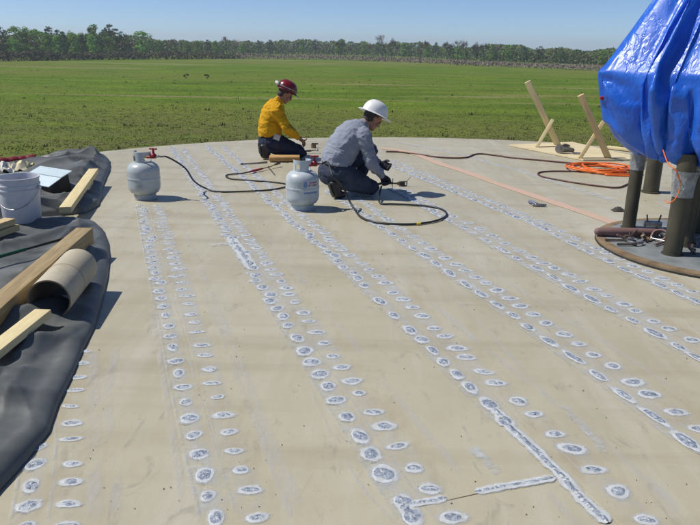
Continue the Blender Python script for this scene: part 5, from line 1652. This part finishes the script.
def hard_hat(t, q, Rm, mat, full_brim, tilt=0.0):
    """shell > brim; sits on the head frame"""
    Mx = Matrix.Translation(q(-0.012, 0, 0.048)) @ (Rm @ Matrix.Rotation(tilt, 3, 'Y')).to_4x4()
    mb = MB()
    n, k = 40, 12
    for i in range(k + 1):
        ph = math.pi / 2 * i / k
        for s in range(n):
            a = 2 * math.pi * s / n
            r = math.cos(ph) ** 0.75
            rib = 0.004 * math.exp(-((math.sin(a) * r) / 0.16) ** 2)
            x, y = 0.138 * r * math.cos(a), 0.118 * r * math.sin(a)
            mb.v.append(Mx @ Vector((x, y, 0.128 * math.sin(ph) ** 0.95 + rib)))
    for i in range(k):
        for s in range(n):
            s2 = (s + 1) % n
            mb.f.append((i * n + s, i * n + s2, (i + 1) * n + s2, (i + 1) * n + s)); mb.m.append(0)
    sh = mb.build('hard_hat', mat, t, 60)
    br = MB(); vs, n2 = [], 40
    for s in range(n2):
        a = 2 * math.pi * s / n2
        ca = math.cos(a)
        wd = 0.042 + 0.018 * max(0, ca) if full_brim else 0.006 + 0.055 * max(0, ca) ** 1.5
        for f_, z in ((0.0, 0.004), (wd, -0.010 - 0.010 * f_ if False else -0.012), (wd, -0.016), (0.0, -0.003)):
            vs.append(Mx @ Vector(((0.137 + f_) * ca, (0.117 + f_) * math.sin(a), z)))
    fs = []
    for s in range(n2):
        s2 = (s + 1) % n2
        for j in range(4):
            j2 = (j + 1) % 4
            fs.append((s * 4 + j, s * 4 + j2, s2 * 4 + j2, s2 * 4 + j))
    br.add(vs, fs); br.build('brim', mat, sh, 40)
    return sh, Mx

# ---- worker crouching in grey sweatshirt
p = at(337, 196, 0)
J2 = dict(
    seed=2.0,
    spine=[((-0.03, 0, 0.27), 0.165, 0.125), ((-0.01, 0, 0.37), 0.165, 0.125), ((0.055, 0, 0.49), 0.172, 0.128), ((0.14, 0, 0.595), 0.185, 0.125), ((0.215, 0, 0.66), 0.165, 0.105), ((0.265, 0, 0.695), 0.085, 0.07)],
    neck=(0.285, 0, 0.705), head=((0.385, 0, 0.775), R(38)),
    arm_r=[(0.20, -0.185, 0.615), (0.27, -0.235, 0.355), (0.425, -0.165, 0.215)],
    arm_l=[(0.20, 0.185, 0.615), (0.36, 0.245, 0.40), (0.50, 0.06, 0.30)],
    leg_r=[(0.01, -0.10, 0.26), (0.335, -0.15, 0.085), (-0.03, -0.13, 0.15)],
    leg_l=[(0.02, 0.10, 0.26), (0.45, 0.15, 0.425), (0.285, 0.145, 0.10)],
    foot_r=[(-0.10, -0.13, 0.150), (-0.065, -0.13, 0.050), (0.01, -0.13, 0.036), (-0.03, -0.13, 0.15)],
    foot_l=[(0.255, 0.145, 0.050), (0.42, 0.15, 0.050), (0.485, 0.155, 0.038), (0.285, 0.145, 0.10)],
    sole_r=1, sole_l=1,
    hand_r=((0.435, -0.160, 0.205), (0.55, 0.25, -0.75), (0.8, -0.35, 0.1), 52, 0.0, 1),
    hand_l=((0.51, 0.05, 0.295), (0.75, -0.55, -0.35), (0.3, 0.2, 0.9), 30, 0.0, 1),
)
def strip_h(J):
    for s in ('r', 'l'):
        h = J['hand_' + s]; J['hand_' + s] = (h[0], h[1], h[2], h[3])
strip_h(J2)
W2, q2, R2, gr2 = person((p.x, p.y, ZT), R(24), J2, 'person crouching in grey sweatshirt and white hard hat, holding a torch', M['greyshirt'], M['denim2'], True, 'sweatshirt')
hard_hat(W2, q2, R2, M['white_hat'], True, R(-14))
# torch in the gloved hand
bpy.context.view_layer.update()
gw = W2.matrix_world @ gr2['r']
t = thing('gas_torch', 'brass gas torch held in the black glove of crouching worker', 'torch', gw)
dx = (Vector((1, -0.05, -0.02))).normalized()
mb = MB(); mb.limb([(dx * -0.10 + Vector((0, 0, -0.03)), 0.011), (dx * -0.02, 0.013), (dx * 0.07, 0.012)]); part(mb, 'handle', M['dark_steel'], t, 180)
mb = MB(); mb.tube([dx * 0.06, dx * 0.13], 0.008, 8); mb.tube([dx * 0.12, dx * 0.15], 0.016, 10); part(mb, 'neck', M['brass'], t)
mb = MB(); mb.tube([dx * 0.15, dx * 0.165, dx * 0.20], [0.010, 0.019, 0.020], 12); part(mb, 'burner_cup', M['dark_steel'], t)
mb = MB(); mb.tube([dx * 0.075 + Vector((0, 0, 0.05)), dx * 0.07 + Vector((0, 0, -0.08))], 0.005, 6); part(mb, 'lever', M['steel'], t)

# ---- worker kneeling in yellow
p = at(271, 158, 0)
J1 = dict(
    seed=9.0,
    spine=[((0.0, 0, 0.25), 0.165, 0.13), ((-0.005, 0, 0.345), 0.172, 0.135), ((0.0, 0, 0.46), 0.178, 0.135), ((0.035, 0, 0.59), 0.192, 0.13), ((0.075, 0, 0.68), 0.175, 0.11), ((0.11, 0, 0.735), 0.085, 0.07)],
    neck=(0.125, 0, 0.755), head=((0.205, 0, 0.845), R(36)),
    arm_r=[(0.065, -0.185, 0.655), (0.185, -0.255, 0.42), (0.355, -0.145, 0.285)],
    arm_l=[(0.065, 0.185, 0.655), (0.20, 0.25, 0.43), (0.37, 0.12, 0.27)],
    leg_r=[(0.03, -0.10, 0.235), (0.40, -0.135, 0.078), (-0.02, -0.12, 0.13)],
    leg_l=[(0.03, 0.10, 0.235), (0.40, 0.135, 0.078), (-0.02, 0.12, 0.13)],
    foot_r=[(-0.115, -0.12, 0.165), (-0.105, -0.12, 0.055), (-0.03, -0.12, 0.038), (-0.03, -0.12, 0.14)],
    foot_l=[(-0.115, 0.12, 0.165), (-0.105, 0.12, 0.055), (-0.03, 0.12, 0.038), (-0.03, 0.12, 0.14)],
    sole_r=1, sole_l=1,
    hand_r=((0.365, -0.14, 0.275), (0.75, 0.25, -0.60), (0.4, -0.85, 0.1), 28),
    hand_l=((0.38, 0.11, 0.262), (0.75, -0.25, -0.60), (0.4, 0.85, 0.1), 28),
)
W1, q1, R1, gr1 = person((p.x, p.y, ZT), R(12), J1, 'person kneeling in yellow sweatshirt and dark red hard hat', M['yellow'], M['denim'], False, 'sweatshirt')
sh, Mx = hard_hat(W1, q1, R1, M['red_hat'], False, R(-10))
# silver goggles strap and lens pushed round the hat
mb = MB()
pts = [Mx @ Vector((0.143 * math.cos(a), 0.123 * math.sin(a), 0.030 + 0.01 * math.cos(a))) for a in np.linspace(0, 2 * math.pi, 40)]
mb.tube(pts, 0.0065, 8); mb.build('strap', M['galv_dull'], sh, 60)
mb = MB(); mb.limb([(Mx @ Vector((-0.145, -0.05, 0.03)), 0.022), (Mx @ Vector((-0.160, 0.0, 0.035)), 0.024), (Mx @ Vector((-0.145, 0.05, 0.03)), 0.022)]); mb.build('goggles', M['tag'], sh, 180)
mb = MB(); mb.box((0.085, 0.014, 0.075), Matrix.Translation((0.065, -0.190, 0.30)) @ Matrix.Rotation(R(20), 4, 'Y') @ Matrix.Rotation(R(-12), 4, 'X'), 0, (0, 0, 0), 0.005); mb.build('hip_pouch', M['tag'], W1, 40)

# ------------------------------------------------------------------ light haze over the field
mb = MB(); mb.box((3400, 3400, 24), None, 0, (0, 0, GZ - 1 + 12))
hz = mb.build('haze', [], None)
hm = bpy.data.materials.new('haze_air'); hm.use_nodes = True
hn = hm.node_tree
hn.nodes.clear()
ho = hn.nodes.new('ShaderNodeOutputMaterial')
hv = hn.nodes.new('ShaderNodeVolumePrincipled')
hv.inputs['Color'].default_value = (0.80, 0.88, 1.0, 1)
hv.inputs['Density'].default_value = 0.0003
hv.inputs['Anisotropy'].default_value = 0.2
hn.links.new(hv.outputs[0], ho.inputs['Volume'])
hz.data.materials.append(hm)
tag(hz, 'thin pale haze in the air over the field', 'haze', kind='stuff')
